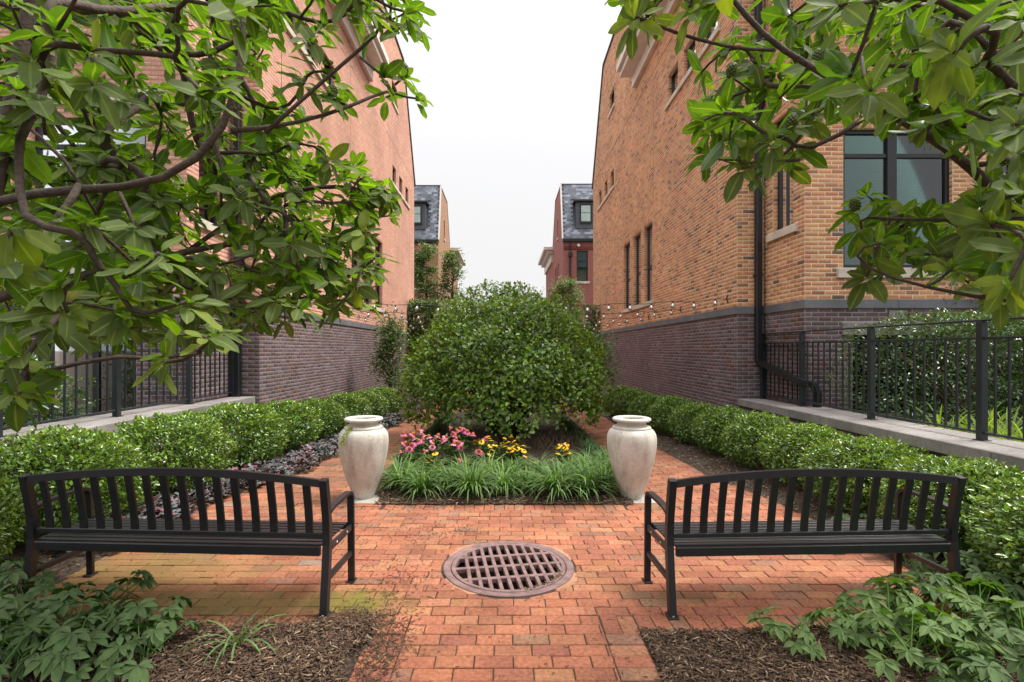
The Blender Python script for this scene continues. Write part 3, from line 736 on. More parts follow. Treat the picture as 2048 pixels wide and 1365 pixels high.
for k in range(n):
    a = 2*math.pi*(k+.5)/n; c_, s_ = math.cos(a), math.sin(a); t_ = q/max(abs(c_), abs(s_)); PAV.v += [(MHX+.485*c_, MHY+.485*s_, -.007), (MHX+t_*c_, MHY+t_*s_, -.007)]; PAV.c += [(1, 1, 1)]*2
for k in range(n): j = (k+1) % n; PAV.f.append((m0+2*k, m0+2*k+1, m0+2*j+1, m0+2*j))
ys = list(np.arange(BEDY0, 24.1, .3))
for a, b in zip(ys[:-1], ys[1:]):
    for side in (-1, 1):
        f_ = out_r if side > 0 else out_l
        i0 = bed_half(a) if a < BEDY1 else 0; i1 = bed_half(b) if b < BEDY1 else 0
        PAV.addv([(side*i0-.02, a, -.007), (side*f_(a), a, -.007), (side*f_(b), b, -.007), (side*i1-.02, b, -.007)], [(0, 1, 2, 3)])
pav = PAV.build('brick_paving', M['joint']); tag(pav, kind='structure')
def vis_px(c):
    q_ = pix((c[0], c[1], 0)); 
    return q_ is not None and 0 < q_[0] < 2048 and 0 < q_[1] < 1365
info = []
for i, (poly, c) in enumerate(pv):
    cx = sum(p[0] for p in poly)/len(poly); cy = sum(p[1] for p in poly)/len(poly); info.append((cy if vis_px((cx, cy)) else 99, i, cx, cy))
info.sort(); chosen = set(i for yv, i, a, b in info[:296] if yv < 90)
def paver_geo(poly, cx, cy, z, tx, ty):
    e = .004; top_, mid, bot = [], [], []
    n_ = len(poly)
    for (x, y) in poly:
        dx, dy = cx-x, cy-y; sx_ = 1-e/max(abs(dx), .01) if abs(dx) > e else 1; sy_ = 1-e/max(abs(dy), .01) if abs(dy) > e else 1
        zz = z+tx*(x-cx)+ty*(y-cy)
        top_.append((cx-dx*sx_, cy-dy*sy_, zz)); mid.append((x, y, zz-.0035)); bot.append((x, y, -.03))
    vs = top_+mid+bot; fs = [tuple(range(n_))]
    for i in range(n_):
        j = (i+1) % n_; fs += [(n_+i, n_+j, j, i), (2*n_+i, 2*n_+j, n_+j, n_+i)]
    return vs, fs
rest = MB(); shared = {}
for i, (poly, c) in enumerate(pv):
    cx = sum(p[0] for p in poly)/len(poly); cy = sum(p[1] for p in poly)/len(poly)
    z = random.uniform(-.003, .003); tx, ty = random.uniform(-.008, .008), random.uniform(-.012, .012)
    if i in chosen:
        w_ = max(p[0] for p in poly)-min(p[0] for p in poly); h_ = max(p[1] for p in poly)-min(p[1] for p in poly)
        if len(poly) == 4 and (abs(w_-PL) < .001 or abs(h_-PL) < .001):
            key = (w_ > h_, random.randrange(60))
            if key not in shared:
                a, b = (PL/2, PW/2) if w_ > h_ else (PW/2, PL/2)
                vs, fs = paver_geo([(-a, -b), (a, -b), (a, b), (-a, b)], 0, 0, 0, 0, 0)
                t = MB(); t.addv(vs, fs, c); shared[key] = t.mesh('brick', M['paver'])
            obj('brick', shared[key], pav, (cx, cy, z), (ty*.8, -tx*.8, random.uniform(-.006, .006)))
        else:
            vs, fs = paver_geo([(x-cx, y-cy) for x, y in poly], 0, 0, 0, tx, ty); t = MB(); t.addv(vs, fs, c); t.build('brick', M['paver'], pav, loc=(cx, cy, z))
    else:
        vs, fs = paver_geo(poly, cx, cy, z, tx, ty); rest.addv(vs, fs, c)
o = rest.build('brick_field', M['paver'], pav); o['kind'] = 'stuff'

# mulch beds: lumpy sheets
def mulch_sheet(name, poly_fn, x0, x1, y0, y1, step, zf):
    xs = np.arange(x0, x1+step*.5, step); ys = np.arange(y0, y1+step*.5, step); X_, Y_ = np.meshgrid(xs, ys)
    Z_ = zf(X_, Y_)+.006*np.sin(X_*37+Y_*13)+.006*np.sin(X_*19-Y_*41)+rng.normal(0, .003, X_.shape)
    V = np.stack([X_, Y_, Z_], -1).reshape(-1, 3); ny, nx = X_.shape
    I = np.arange(ny*nx).reshape(ny, nx); F = np.stack([I[:-1, :-1], I[:-1, 1:], I[1:, 1:], I[1:, :-1]], -1).reshape(-1, 4)
    cen = V[F].mean(1); F = F[poly_fn(cen[:, 0], cen[:, 1])]
    o = obj(name, npmesh(name, V, F, M['soil'], smooth=True)); tag(o, kind='structure'); return o
def dl(x, y): return np.minimum(2.97+.04*np.sin(x*5)+.02*np.sin(x*17)-y, -.77+.05*np.sin(y*9)+.02*np.sin(y*23)-x)
def dr(x, y): return np.minimum(2.925+.012*np.sin(x*9)-y, x-.775+.012*np.sin(y*11))
def fr_l(x, y): return dl(x, y) > 0
def fr_r(x, y): return dr(x, y) > 0
mulch_sheet('front_bed', lambda x, y: dl(x, y) > -.16, -6, -.55, .6, 3.2, .04, lambda x, y: .012+.02*np.clip(-x-1, 0, 1)-.5*np.clip(-dl(x, y)+.03, 0, .08))
mulch_sheet('front_bed', lambda x, y: dr(x, y) > -.16, .6, 6, .6, 3.12, .04, lambda x, y: .004+.03*np.clip(x-1, 0, 1)-.5*np.clip(-dr(x, y)+.03, 0, .08))
mulch_sheet('flower_bed', lambda x, y: (np.abs(x+.02) < bed_half(np.maximum(y, 5.4))+.09) & (y > BEDY0-.2), -1.7, 1.7, BEDY0-.1, BEDY1, .06, lambda x, y: .012+.05*np.clip((y-5.4), 0, 1)-.6*np.clip(.008-np.minimum(y-BEDY0, bed_half(np.maximum(y, 5.4))-np.abs(x+.02)), 0, .09))
mulch_sheet('side_bed', lambda x, y: (x > out_r(y)-.14) | (y < 2.95), 2.1, 4.2, 2.95, 24, .08, lambda x, y: .004+.05*np.clip(x-out_r(y), 0, 1)-.5*np.clip(.02-(x-out_r(y)), 0, .07))
mulch_sheet('side_bed', lambda x, y: (x < -out_l(y)+.14) | (y < 2.95), -4.25, -2.0, 2.95, 24, .08, lambda x, y: .004+.05*np.clip(-x-out_l(y), 0, 1)-.5*np.clip(.02-(-x-out_l(y)), 0, .07))
def inner(xa, xb, z):
    o = MB().box(xa, xb, 1.2, 8.7, -.04, z).build('planting_bank', M['soil']); tag(o, kind='structure')
inner(4.72, 12, .52); inner(-12, -4.78, .58)
# loose chips of bark
def chips(name, P, L, W_, colfn, label):
    n = len(P); a = rng.uniform(0, 2*np.pi, n); el = rng.normal(0, .22, n)
    D = np.stack([np.cos(a)*np.cos(el), np.sin(a)*np.cos(el), np.sin(el)], -1)
    U = np.tile([0, 0, 1.], (n, 1))+rng.normal(0, .25, (n, 3)); Sd = np.cross(D, U); Sd /= np.linalg.norm(Sd, axis=1)[:, None]; U = np.cross(Sd, D)
    T = np.array([(-.5, -.35, 0), (-.42, .5, 0), (.5, .3, 0), (.42, -.4, 0), (-.38, 0, 1), (.35, .05, 1)])
    V = P[:, None]+D[:, None]*(L[:, None, None]*T[None, :, 0:1])+Sd[:, None]*(W_[:, None, None]*T[None, :, 1:2])+U[:, None]*(W_[:, None, None]*.45*T[None, :, 2:3])
    base = (np.arange(n)*6)[:, None, None]
    F4 = (base+np.array([[0, 3, 5, 4], [1, 4, 5, 2], [0, 1, 2, 3]])[None]).reshape(-1, 4); F3 = (base+np.array([[0, 4, 1], [3, 2, 5]])[None]).reshape(-1, 3)
    col = np.repeat(colfn(n), 6, axis=0)
    o = obj(name, npmesh(name, V.reshape(-1, 3), [F4, F3], M['chip'], col)); tag(o, label, 'mulch', kind='stuff'); return o
def ccol(n):
    b = np.array([(.125, .080, .053), (.085, .054, .036), (.19, .128, .085), (.055, .036, .026), (.34, .25, .17)]); return b[rng.choice(5, n, p=[.34, .3, .18, .13, .05])]*rng.uniform(.75, 1.25, (n, 1))
P = []
X_ = rng.uniform(-3.2, -.6, 30000); Y_ = rng.uniform(1.7, 3.06, 30000); k_ = fr_l(X_, Y_); P.append(np.stack([X_[k_], Y_[k_], .02+.02*np.clip(-X_[k_]-1, 0, 1)+.018*rng.random(k_.sum())], -1))
X_ = rng.uniform(.7, 3.2, 30000); Y_ = rng.uniform(1.7, 3.0, 30000); k_ = fr_r(X_, Y_); P.append(np.stack([X_[k_], Y_[k_], .010+.03*np.clip(X_[k_]-1, 0, 1)+.018*rng.random(k_.sum())], -1))
P = np.concatenate(P); n = len(P)
chips('mulch', P, rng.uniform(.015, .06, n), rng.uniform(.005, .013, n), ccol, 'brown shredded bark mulch in the two front beds')
# spill over the walk
sp_ = np.concatenate([rng.normal((-.93, 3.02), (.13, .09), (1500, 2)), rng.normal((-.75, 3.5), (.16, .28), (380, 2)), rng.normal((-.68, 2.72), (.08, .22), (1100, 2)), rng.normal((-1.3, 3.0), (.35, .06), (700, 2)),
                      rng.uniform((-1.3, 2.3), (1.3, 5.1), (300, 2)), rng.uniform((-3, 3.1), (3, 5.2), (330, 2)), rng.normal((-.55, 4.55), (.3, .12), (180, 2)), rng.normal((-.9, 5.25), (.5, .06), (220, 2)),
                      rng.uniform((.5, 2.2), (1.4, 3.2), (160, 2))])
d = np.hypot(sp_[:, 0]-MHX, sp_[:, 1]-MHY); sp_ = sp_[(d > .47)]; n = len(sp_)
chips('mulch_spill', np.concatenate([sp_, .004+.012*rng.random((n, 1))*(np.exp(-((sp_[:, :1]+.93)/.2)**2-((sp_[:, 1:]-3.02)/.15)**2)*2+.2)], 1), rng.uniform(.010, .034, n), rng.uniform(.003, .007, n), ccol, 'bark chips strewn over the brick paving')
X_ = rng.uniform(-1.5, 1.5, 9000); Y_ = rng.uniform(5.37, 7.2, 9000); k_ = np.abs(X_+.02) < bed_half(Y_)+.02; P1 = np.stack([X_[k_], Y_[k_], np.full(k_.sum(), .03)+.05*np.clip(Y_[k_]-5.4, 0, 1)], -1)
X_ = rng.uniform(2.3, 3.6, 9000); Y_ = rng.uniform(3.2, 12, 9000); k_ = X_ > out_r(Y_)-.03; P2 = np.stack([X_[k_], Y_[k_], .02+.05*np.clip(X_[k_]-out_r(Y_[k_]), 0, 1)], -1)
X_ = rng.uniform(-3.7, -2.2, 8000); Y_ = rng.uniform(3.0, 12, 8000); k_ = X_ < -out_l(Y_)+.03; P3 = np.stack([X_[k_], Y_[k_], .02+.05*np.clip(-X_[k_]-out_l(Y_[k_]), 0, 1)], -1)
X_ = rng.uniform(-1.35, 1.35, 3500); Y_ = 5.345+np.abs(rng.normal(0, .12, 3500)); P4 = np.stack([X_, Y_, np.full(3500, .014)+.04*np.clip(Y_-5.4, 0, 1)], -1)
P = np.concatenate([P1, P2, P3, P4]); n = len(P)
chips('mulch_far', P, rng.uniform(.02, .06, n), rng.uniform(.006, .014, n), lambda n: ccol(n)*np.where(rng.random((n, 1)) < .06, 3., 1.), 'bark mulch in the flower bed and beside the hedges')

# ------------------------------------------------------------------ storm drain
D = empty('storm_drain', (MHX, MHY, 0), R(8.5), 'round rusted iron drain grate set in the brick walk', 'drain grate')
f = MB(); f.lathe([(.432, -.04), (.432, .002), (.437, .006), (.482, .007), (.487, .003), (.487, -.06), (.432, -.06)], 72); f.build('frame', M['iron'], D, smooth=False)
f = MB(); f.lathe([(.395, -.035), (.395, .004), (.398, .007), (.424, .007), (.427, .004), (.427, -.035), (.395, -.035)], 72); f.build('grate_rim', M['iron'], D)
for i in range(-5, 6):                   # bars between the slots
    x = (i+.5)*.0675
    if abs(x) > .39: continue
    h = math.sqrt(.40**2-x*x); f = MB(); f.bbox(x-.0135, x+.0135, -h, h, -.03, .005, .003); f.build('bar', M['iron'], D)
for y in (-.19, 0, .19):
    h = math.sqrt(.40**2-y*y); f = MB(); f.bbox(-h, h, y-.017, y+.017, -.03, .0045, .003); f.build('crossbar', M['iron'], D)
f = MB(); f.lathe([(.43, -.03), (.43, -.9), (0, -.9)], 40); f.build('shaft', M['pit'], D)
f = MB()
for k in range(70):
    a = R(-78+k*.9+random.uniform(-2, 2)); rr = .40+random.uniform(-.015, .02); f.sweep([(rr*math.cos(a), rr*math.sin(a), .009), (rr*math.cos(a)+random.uniform(-.02, .02), rr*math.sin(a)+random.uniform(-.015, .015), .012)], .004, .003, (0, 0, 1), random.choice([(.2, .15, .08), (.3, .25, .1), (.12, .08, .05)]))
f.v = [(x+MHX, y+MHY, z) for x, y, z in f.v]
o = f.build('leaf_litter', M['chip']); tag(o, 'dry leaf scraps caught along the rim of the drain grate', 'litter', kind='stuff')
col = MB()                                # mortar collar patches
for a0, a1 in ((-50, -12), (12, 62), (118, 160), (205, 245)):
    vs = []; m_ = 10
    for k in range(m_+1):
        a = R(a0+(a1-a0)*k/m_); w_ = math.sin(math.pi*k/m_)*.045; vs += [(MHX+.489*math.cos(a), MHY+.489*math.sin(a), .0005), (MHX+(.495+w_)*math.cos(a), MHY+(.495+w_)*math.sin(a), -.001)]
    col.addv(vs, [(2*k, 2*k+1, 2*k+3, 2*k+2) for k in range(m_)])
o = col.build('collar_mortar', mat('collar_mortar', (.42, .22, .13), .9, noise=(8, .3), fine=(60, .2), bump=.4), D); o.matrix_basis = D.matrix_basis.inverted() if False else (Matrix.Translation((MHX, MHY, 0)) @ Matrix.Rotation(R(8.5), 4, 'Z')).inverted()

# ------------------------------------------------------------------ benches
def bench():
    T = empty('park_bench', (0, 0, 0))
    Lh = .955                             # half length; local y: 0 = back feet, + = towards the flower bed; x from -Lh to Lh
    # back posts curve: splayed foot, forward at the seat, back leaning over
    prof = [(-.055, 0), (-.028, .2), (-.004, .40), (-.004, .52), (-.024, .66), (-.06, .83)]
    def py(z): return float(np.interp(z, [p[1] for p in prof], [p[0] for p in prof]))
    zz = np.linspace(0, .83, 13)
    def sm(z): return py(z)
    for sx in (-1, 1):
        m = MB(); m.sweep([(sx*Lh, sm(z), z) for z in zz], .045, .045, (1, 0, 0)); m.bbox(sx*Lh-.035, sx*Lh+.035, -.09, -.01, 0, .008, .002); po = m.build('back_post', M['bench'], T)
        # front leg running up into the curved arm
        m = MB(); pts = [(sx*Lh, .42, 0), (sx*Lh, .415, .2), (sx*Lh, .41, .45), (sx*Lh, .405, .57)]
        for a in range(0, 91, 15): pts.append((sx*Lh, .345+.06*math.cos(R(a)), .575+.06*math.sin(R(a))))
        m.sweep(pts, .045, .022, (1, 0, 0)); m.bbox(sx*Lh-.03, sx*Lh+.03, .38, .46, 0, .008, .002); m.build('front_leg', M['bench'], T)
        m = MB(); m.sweep([(sx*Lh, .345, .635), (sx*Lh, .2, .634), (sx*Lh, .08, .628), (sx*Lh, .01, .615)], .045, .02, (1, 0, 0)); m.build('armrest', M['bench'], T)
        m = MB(); m.bbox(sx*Lh-.012, sx*Lh+.012, -.02, .405, .36, .403, .004); m.build('seat_bracket', M['bench'], T)
        m = MB(); m.sweep([(sx*Lh, .0, .205), (sx*Lh, .41, .205)], .028, .028, (1, 0, 0)); m.build('side_stretcher', M['bench'], T)
        for y_, z_ in ((.12, .385), (.30, .385)):
            m = MB(); m.lathe([(0, .004), (.006, .003), (.008, 0)], 8); m.v = [(sx*(Lh+.0125+z), y_+x, z_+y) for x, y, z in m.v]; m.build('bolt', M['limestone'], T)
        for y_ in (-.07, .445):
            m = MB(); m.lathe([(.009, .008), (.009, .014), (0, .016)], 8, (sx*Lh, y_)); m.build('bolt', M['limestone'], T)
    xi = Lh-.0235
    m = MB(); m.bbox(-xi+.012, xi-.012, -.036, -.011, .352, .408, .004); m.build('rear_seat_rail', M['bench'], T)
    m = MB(); m.bbox(-xi, xi, .412, .425, .36, .41, .003); m.build('front_seat_rail', M['bench'], T)
    for k in range(8):
        y0 = -.009+k*.0525; m = MB(); e_ = .01 if k < 1 else 0; m.bbox(-xi+e_, xi-e_, y0, y0+.037, .404, .417, .003); m.build('seat_slat', M['bench'], T)
    m = MB(); m.bbox(-xi, xi, py(.48)-.013, py(.48)+.013, .458, .488, .004); m.build('lower_back_rail', M['bench'], T)
    def ztop(x): return .80+.062*(1-(x/Lh)**2)
    m = MB(); m.sweep([(x, py(.83)+.0, ztop(x)+.004) for x in np.linspace(-xi, xi, 25)], .028, .045, (0, 1, 0)); m.build('top_rail', M['bench'], T)
    for k in range(16):
        x = -Lh+(k+1)*2*Lh/17; m = MB(); zt = ztop(x)-.02
        m.sweep([(x, py(z) if z < .83 else py(.83), z) for z in np.linspace(.489, zt, 7)], .046, .014, (1, 0, 0)); m.build('back_slat', M['bench'], T)
    return T
b1_ = bench(); b1_.location = (-2.05, 3.215, .003); b1_.rotation_euler = (0, 0, -math.atan2(.10, 1.92))
tag(b1_, 'black metal slatted bench left of the drain, on mossy brick', 'bench', 'black slatted benches')
b2_ = copy_tree(b1_); b2_.location = (1.915, 3.195, .003); b2_.rotation_euler = (0, 0, math.atan2(.075, 1.8)); b2_.scale = (.947, 1, 1)
tag(b2_, 'black metal slatted bench right of the drain, by the boxwood hedge', 'bench', 'black slatted benches')

# ------------------------------------------------------------------ urns
def urn_mat():
    m = mat('weathered_cast_stone', (.60, .57, .51), .85, noise=(6, .12), fine=(45, .12), bump=.35, bscale=60)
    n = m.node_tree; ns = n.nodes; L = n.links; p = ns['Principled BSDF']; src = p.inputs['Base Color'].links[0].from_socket
    t = ns.new('ShaderNodeTexCoord'); mp = ns.new('ShaderNodeMapping'); mp.inputs['Scale'].default_value = (9, 9, 2.6); L.new(t.outputs['Object'], mp.inputs[0])
    tn = ns.new('ShaderNodeTexNoise'); tn.inputs['Scale'].default_value = 1; tn.inputs['Detail'].default_value = 7; tn.inputs['Roughness'].default_value = .65; L.new(mp.outputs[0], tn.inputs['Vector'])
    r = ns.new('ShaderNodeMapRange'); r.inputs[1].default_value = .50; r.inputs[2].default_value = .72; r.inputs[3].default_value = 0; r.inputs[4].default_value = .68; L.new(tn.outputs[0], r.inputs[0])
    x = ns.new('ShaderNodeMix'); x.data_type = 'RGBA'; L.new(r.outputs[0], x.inputs[0]); L.new(src, x.inputs[6]); x.inputs[7].default_value = (.25, .22, .19, 1)
    L.new(x.outputs[2], p.inputs['Base Color']); return m
M['urn'] = urn_mat()
def urn(x, y, label, rz):
    T = empty('garden_urn', (x, y, .012), rz, label, 'urn', 'pale stone urns')
    body = [(.0, 0), (.105, 0), (.110, .008), (.118, .03), (.143, .1), (.182, .2), (.216, .31), (.243, .42), (.260, .52), (.2665, .60), (.266, .645), (.258, .69), (.240, .725), (.218, .745), (.206, .749), (.2, .752)]
    m = MB(); m.lathe(body, 64); m.build('body', M['urn'], T, smooth=True)
    m = MB(); m.lathe([(.2, .748), (.206, .752), (.207, .764), (.202, .772), (.188, .778), (.168, .786), (.156, .796), (.152, .806), (.157, .82), (.172, .829)], 64); m.build('neck', M['urn'], T, smooth=True)
    m = MB(); m.lathe([(.165, .826), (.19, .830), (.203, .838), (.208, .849), (.203, .861), (.19, .868), (.160, .869), (.142, .867), (.132, .858), (.128, .84), (.13, .78), (.19, .70), (.2, .6), (0, .58)], 64); m.build('rim', M['urn'], T, smooth=True)
    return T
urn(-1.545, 5.60, 'pale stone urn with yellow creeper on its shoulder, left of the flower bed', .4)
urn(1.385, 5.60, 'pale stone urn without any creeper, right of the flower bed', 2.3)
for x, t in ((-1.5, 'concrete pad under the urn with the creeper'), (1.43, 'concrete pad under the urn on the right')):
    m = MB(); m.bbox(-.17, .17, -.15, .15, -.02, .012, .006); o = m.build('footing_slab', M['concrete'], loc=(x, 5.53, 0)); tag(o, t, 'slab')

# ------------------------------------------------------------------ curb walls with railings
def curb_rail(s, xo, zt, y0, ysteps, xr, lab):
    T = empty('curb_wall', (0, 0, 0), label='low brick curb wall with stone coping '+lab, cat='wall')
    w = Wall((s*(xo+.04), .8, 0), (0, 1, 0), (-s, 0, 0)); w.lay(0, y0-.8, -.03+.02, zt-.125, 'dark')
    v, f, c = w.arrays(w.b); o = obj('brickwork', npmesh('brickwork', v, f, M['brick'], c), T); o['kind'] = 'stuff'
    m = MB(); m.box(s*(xo+.04), s*(xo+.6), .8, y0, -.2, zt-.12); m.build('wall_core', M['mortar_d'], T)
    n = int((y0-.8)/1.07); d = (y0-.8)/n
    for i in range(n):
        m = MB(); m.bbox(s*xo, s*(xo+.68), .8+i*d+.004, .8+(i+1)*d-.004, zt-.12, zt+random.uniform(-.001, .001), .007); m.build('coping_stone', M['coping'], T)
    G = empty('railing', (0, 0, 0), label='dark metal baluster railing '+lab, cat='railing')
    X = s*xr
    for i, y in enumerate(ysteps):
        m = MB(); m.bbox(X-.032, X+.032, y-.032, y+.032, zt, zt+1.115, .004); m.bbox(X-.05, X+.05, y-.05, y+.05, zt, zt+.008, .002); m.build('post', M['rail'], G)
    m = MB(); m.bbox(X-.026, X+.026, ysteps[-1]-.04, ysteps[0]+.04, zt+1.116, zt+1.136, .006); m.build('handrail', M['rail'], G)
    for a, b in zip(ysteps[1:], ysteps[:-1]):
        for z in (zt+.065, zt+.95):
            m = MB(); m.bbox(X-.017, X+.017, a+.033, b-.033, z, z+.02, .003); m.build('rail', M['rail'], G)
        k = max(2, round((b-a)/.135))
        for j in range(1, k):
            y = a+(b-a)*j/k; m = MB(); m.box(X-.0085, X+.0085, y-.0085, y+.0085, zt+.0855, zt+.949); m.build('baluster', M['rail'], G)
curb_rail(1, 4.07, .77, 8.95, [8.88, 7.70, 6.25, 4.80, 3.35, 1.9], 4.47, 'on the right, ending at the bay of the orange house')
curb_rail(-1, 4.18, .84, 8.58, [8.5, 7.33, 5.96, 4.55, 3.1, 1.7], 4.52, 'on the left, half hidden by magnolia leaves')

# ------------------------------------------------------------------ leaves
def norm(a): return a/np.maximum(np.linalg.norm(a, axis=-1, keepdims=True), 1e-9)
TPL2 = (np.array([(0, 0, 0), (.48, -.5, .10), (.48, .5, .10), (1, 0, -.05)]), np.array([(0, 1, 3, 2)]), None)
T2F = (np.array([(0, 0, 0), (.45, -.5, .13), (.45, .5, .13), (1, 0, -.08), (.45, 0, 0)]), np.array([(0, 1, 4), (1, 3, 4), (0, 4, 2), (4, 3, 2)]), None)
def big_leaf_template(nseg=6):
    V, UV = [], []; ts = np.linspace(0, 1, nseg+1)
    for t in ts:
        w = .5*(math.sin(math.pi*min(1, t**1.12))**.62 if 0 < t < 1 else 0)
        z = -.16*t*t+.03*math.sin(t*7)
        for k in (-1, -.5, 0, .5, 1): V.append((t, w*k, z+abs(k)*.24*w*.45+.012*math.sin(t*13+k*2))); UV.append((t, abs(k)))
    F = [(i*5+k, (i+1)*5+k, (i+1)*5+k+1, i*5+k+1) for i in range(nseg) for k in range(4)]
    return np.array(V), np.array(F)[:, ::-1], np.array(UV)
TBIG = big_leaf_template()
def cloud(P, D, U, L, Wd, tpl, col):
    """leaf blades: P root, D direction, U up normal"""
    n = len(P); D = norm(D); Sd = norm(np.cross(D, U)); U = np.cross(Sd, D)
    T, F, uv = tpl
    V = P[:, None]+D[:, None]*(L[:, None, None]*T[None, :, 0:1])+Sd[:, None]*(-Wd[:, None, None]*T[None, :, 1:2])+U[:, None]*(L[:, None, None]*T[None, :, 2:3])
    Fo = ((np.arange(n)*len(T))[:, None, None]+F[None]).reshape(-1, F.shape[1])
    return V.reshape(-1, 3), Fo, np.repeat(col, len(T), axis=0), (np.tile(uv, (n, 1)) if uv is not None else None)
def rdir(n): return norm(rng.normal(size=(n, 3)))
def lumps(d, amp, seed, fr=4.):
    r_ = np.random.default_rng(seed); o = np.zeros(len(d))
    for _ in range(7):
        k = r_.normal(size=3)*fr; o += np.sin(d@k+r_.uniform(0, 6.3))
    return 1+amp*o/3
def leafcols(n, base=(1, 1, 1), var=.25, young=.0, ycol=(1.9, 1.75, .9)):
    c = np.array(base)[None]*rng.uniform(1-var, 1+var, (n, 1))*rng.uniform(.93, 1.07, (n, 3))
    y = rng.random(n) < young; c[y] *= np.array(ycol); return c
def mound(name, a, b, c, n, leaf, matl, p=2.6, seed=1, amp=.06, fr=4., wr=.5, young=.15, zmin=-.2, tpl=T2F, deep=.28, zc=0., gap=None, outw=.7):
    """leaf cloud filling the shell of a lumpy superellipsoid centred at height zc"""
    d = rdir(int(n*1.5)); d = d[d[:, 2] > zmin][:n]; m = len(d)
    r = (np.abs(d[:, 0]/a)**p+np.abs(d[:, 1]/b)**p+np.abs(d[:, 2]/c)**p)**(-1/p)*lumps(d*3, amp, seed, fr/3.)
    q = rng.random(m)**2.2; r = r*(1-deep*q); P = d*r[:, None]; P[:, 2] += zc
    N = norm(d/np.array([a, b, c])**1.4); up = np.array([0, 0, 1.])
    D = norm(rdir(m)*.75+N*outw+up*.12); U = norm(N*1.1+up*.6+rdir(m)*.55)
    if gap is not None: k = gap(P); P, D, U, q = P[k], D[k], U[k], q[k]; m = len(P)
    L = leaf*rng.uniform(.5, 1.45, m); col = leafcols(m, var=.28); yg = (rng.random(m) < young*(1.2+N[:m, 2] if len(N) == m else 1)) & (q < .12); col[yg] *= np.array((1.8, 1.7, .9))  # outer and upward leaves lighter: new growth, plus top highlights put into the tint
    V, F, c_, uv = cloud(P, D, U, L, L*wr, tpl, col)
    return npmesh(name, V, F, matl, c_)
LM = {}
LM['magn'] = leafmat('magnolia_leaf', (.060, .140, .014), (.085, .13, .024), .24, .38, midrib=(.19, .27, .05), spec=.6, noise=.15)
LM['box'] = leafmat('boxwood_leaf', (.080, .158, .018), (.10, .16, .03), .25, .2, spec=.7)
LM['dome'] = leafmat('dome_shrub_leaf', (.09, .165, .020), (.10, .16, .03), .30, .25, spec=.6)
LM['holly'] = leafmat('holly_leaf', (.045, .10, .025), (.08, .13, .045), .25, .15, spec=.6)
LM['esp'] = leafmat('vine_leaf', (.075, .14, .032), (.09, .14, .05), .4, .25)
LM['lir'] = leafmat('lily_turf_blade', (.07, .165, .030), (.10, .185, .05), .33, .22, spec=.6)
LM['hel'] = leafmat('hellebore_leaf', (.034, .095, .020), (.07, .12, .035), .36, .15, midrib=(.06, .13, .045), noise=.2)
LM['hel2'] = leafmat('fresh_hellebore_leaf', (.075, .175, .03), (.11, .18, .05), .42, .25, midrib=(.14, .24, .07), noise=.2)
LM['heu'] = leafmat('coral_bells_leaf', (.115, .10, .11), (.12, .05, .06), .40, .06)
LM['lime'] = leafmat('lime_leaf', (.24, .34, .04), (.25, .33, .06), .45, .4)
LM['con'] = leafmat('coneflower_leaf', (.06, .13, .02), (.09, .15, .05), .5, .2)

# hedge of clipped mounds ------------------------------------------------
def stems(mb, n, r, h, z0=0, sp=.5, rad=.012):
    for k in range(n):
        a = random.uniform(0, 6.28); e = random.uniform(.2, 1)*r
        x0, y0 = random.uniform(-.1, .1)*r, random.uniform(-.1, .1)*r
        mb.tube([(x0, y0, z0), (x0+e*.35*math.cos(a), y0+e*.35*math.sin(a), z0+h*.35), (x0+e*.8*math.cos(a+.2), y0+e*.8*math.sin(a+.2), z0+h*.75), (x0+e*math.cos(a), y0+e*math.sin(a), z0+h)], [rad, rad*.8, rad*.5, rad*.25], 5)
    return mb
hp = [mound('foliage', .5, .5, .36, 10500, .040, LM['box'], 2.05, seed=i+3, amp=.08, fr=9, young=.30, zmin=-.75, deep=.45, zc=.38) for i in range(3)]
hn = [mound('foliage', .5, .5, .36, 16000, .034, LM['box'], 2.25, seed=i+13, amp=.09, fr=9, young=.30, zmin=-.75, deep=.45, zc=.38) for i in range(2)]
st_me = stems(MB(), 22, .40, .5).mesh('stems', M['stem'])
def hedge(pos, nm, who, side):
    ordn = ['nearest', 'second nearest', 'third nearest', 'fourth nearest', 'fifth nearest', 'sixth nearest', 'seventh nearest', 'eighth nearest', 'ninth nearest', 'tenth nearest', 'eleventh nearest', 'twelfth nearest']
    for i, (x, y, sx, sy, sz) in enumerate(pos):
        sy *= .90 if y > 6.2 else .92; sz *= random.uniform(.94, 1.04); sx *= random.uniform(.95, 1.05)
        T = empty('boxwood', (x, y, .02), random.uniform(-.3, .3), '%s clipped boxwood mound in the hedge along the %s' % (ordn[i], who), 'hedge shrub', 'clipped boxwood mounds along the %s' % who)
        T.scale = (sx, sy, sz)
        o = obj('foliage', (hn if y < 5.8 else hp)[i % (2 if y < 5.8 else 3)], T, rot=(0, 0, random.choice((0, math.pi)))); o['kind'] = 'stuff'; obj('stems', st_me, T)
hedge([(3.75, 3.1, 1.3, 1.25, 1.0), (3.72, 4.15, 1.15, 1.2, .98), (3.62, 5.1, 1.1, 1.1, .96), (3.55, 6.0, 1.0, 1.1, .95), (3.46, 6.9, .98, 1.05, .94), (3.38, 7.8, .95, 1.05, .92), (3.28, 8.7, .92, 1.05, .92), (3.16, 9.6, .9, 1.05, .92), (3.02, 10.55, .9, 1.05, .92), (2.9, 11.5, .9, 1.05, .92), (2.85, 12.5, .9, 1.1, .92)], 'r', 'right hand wall', 1)
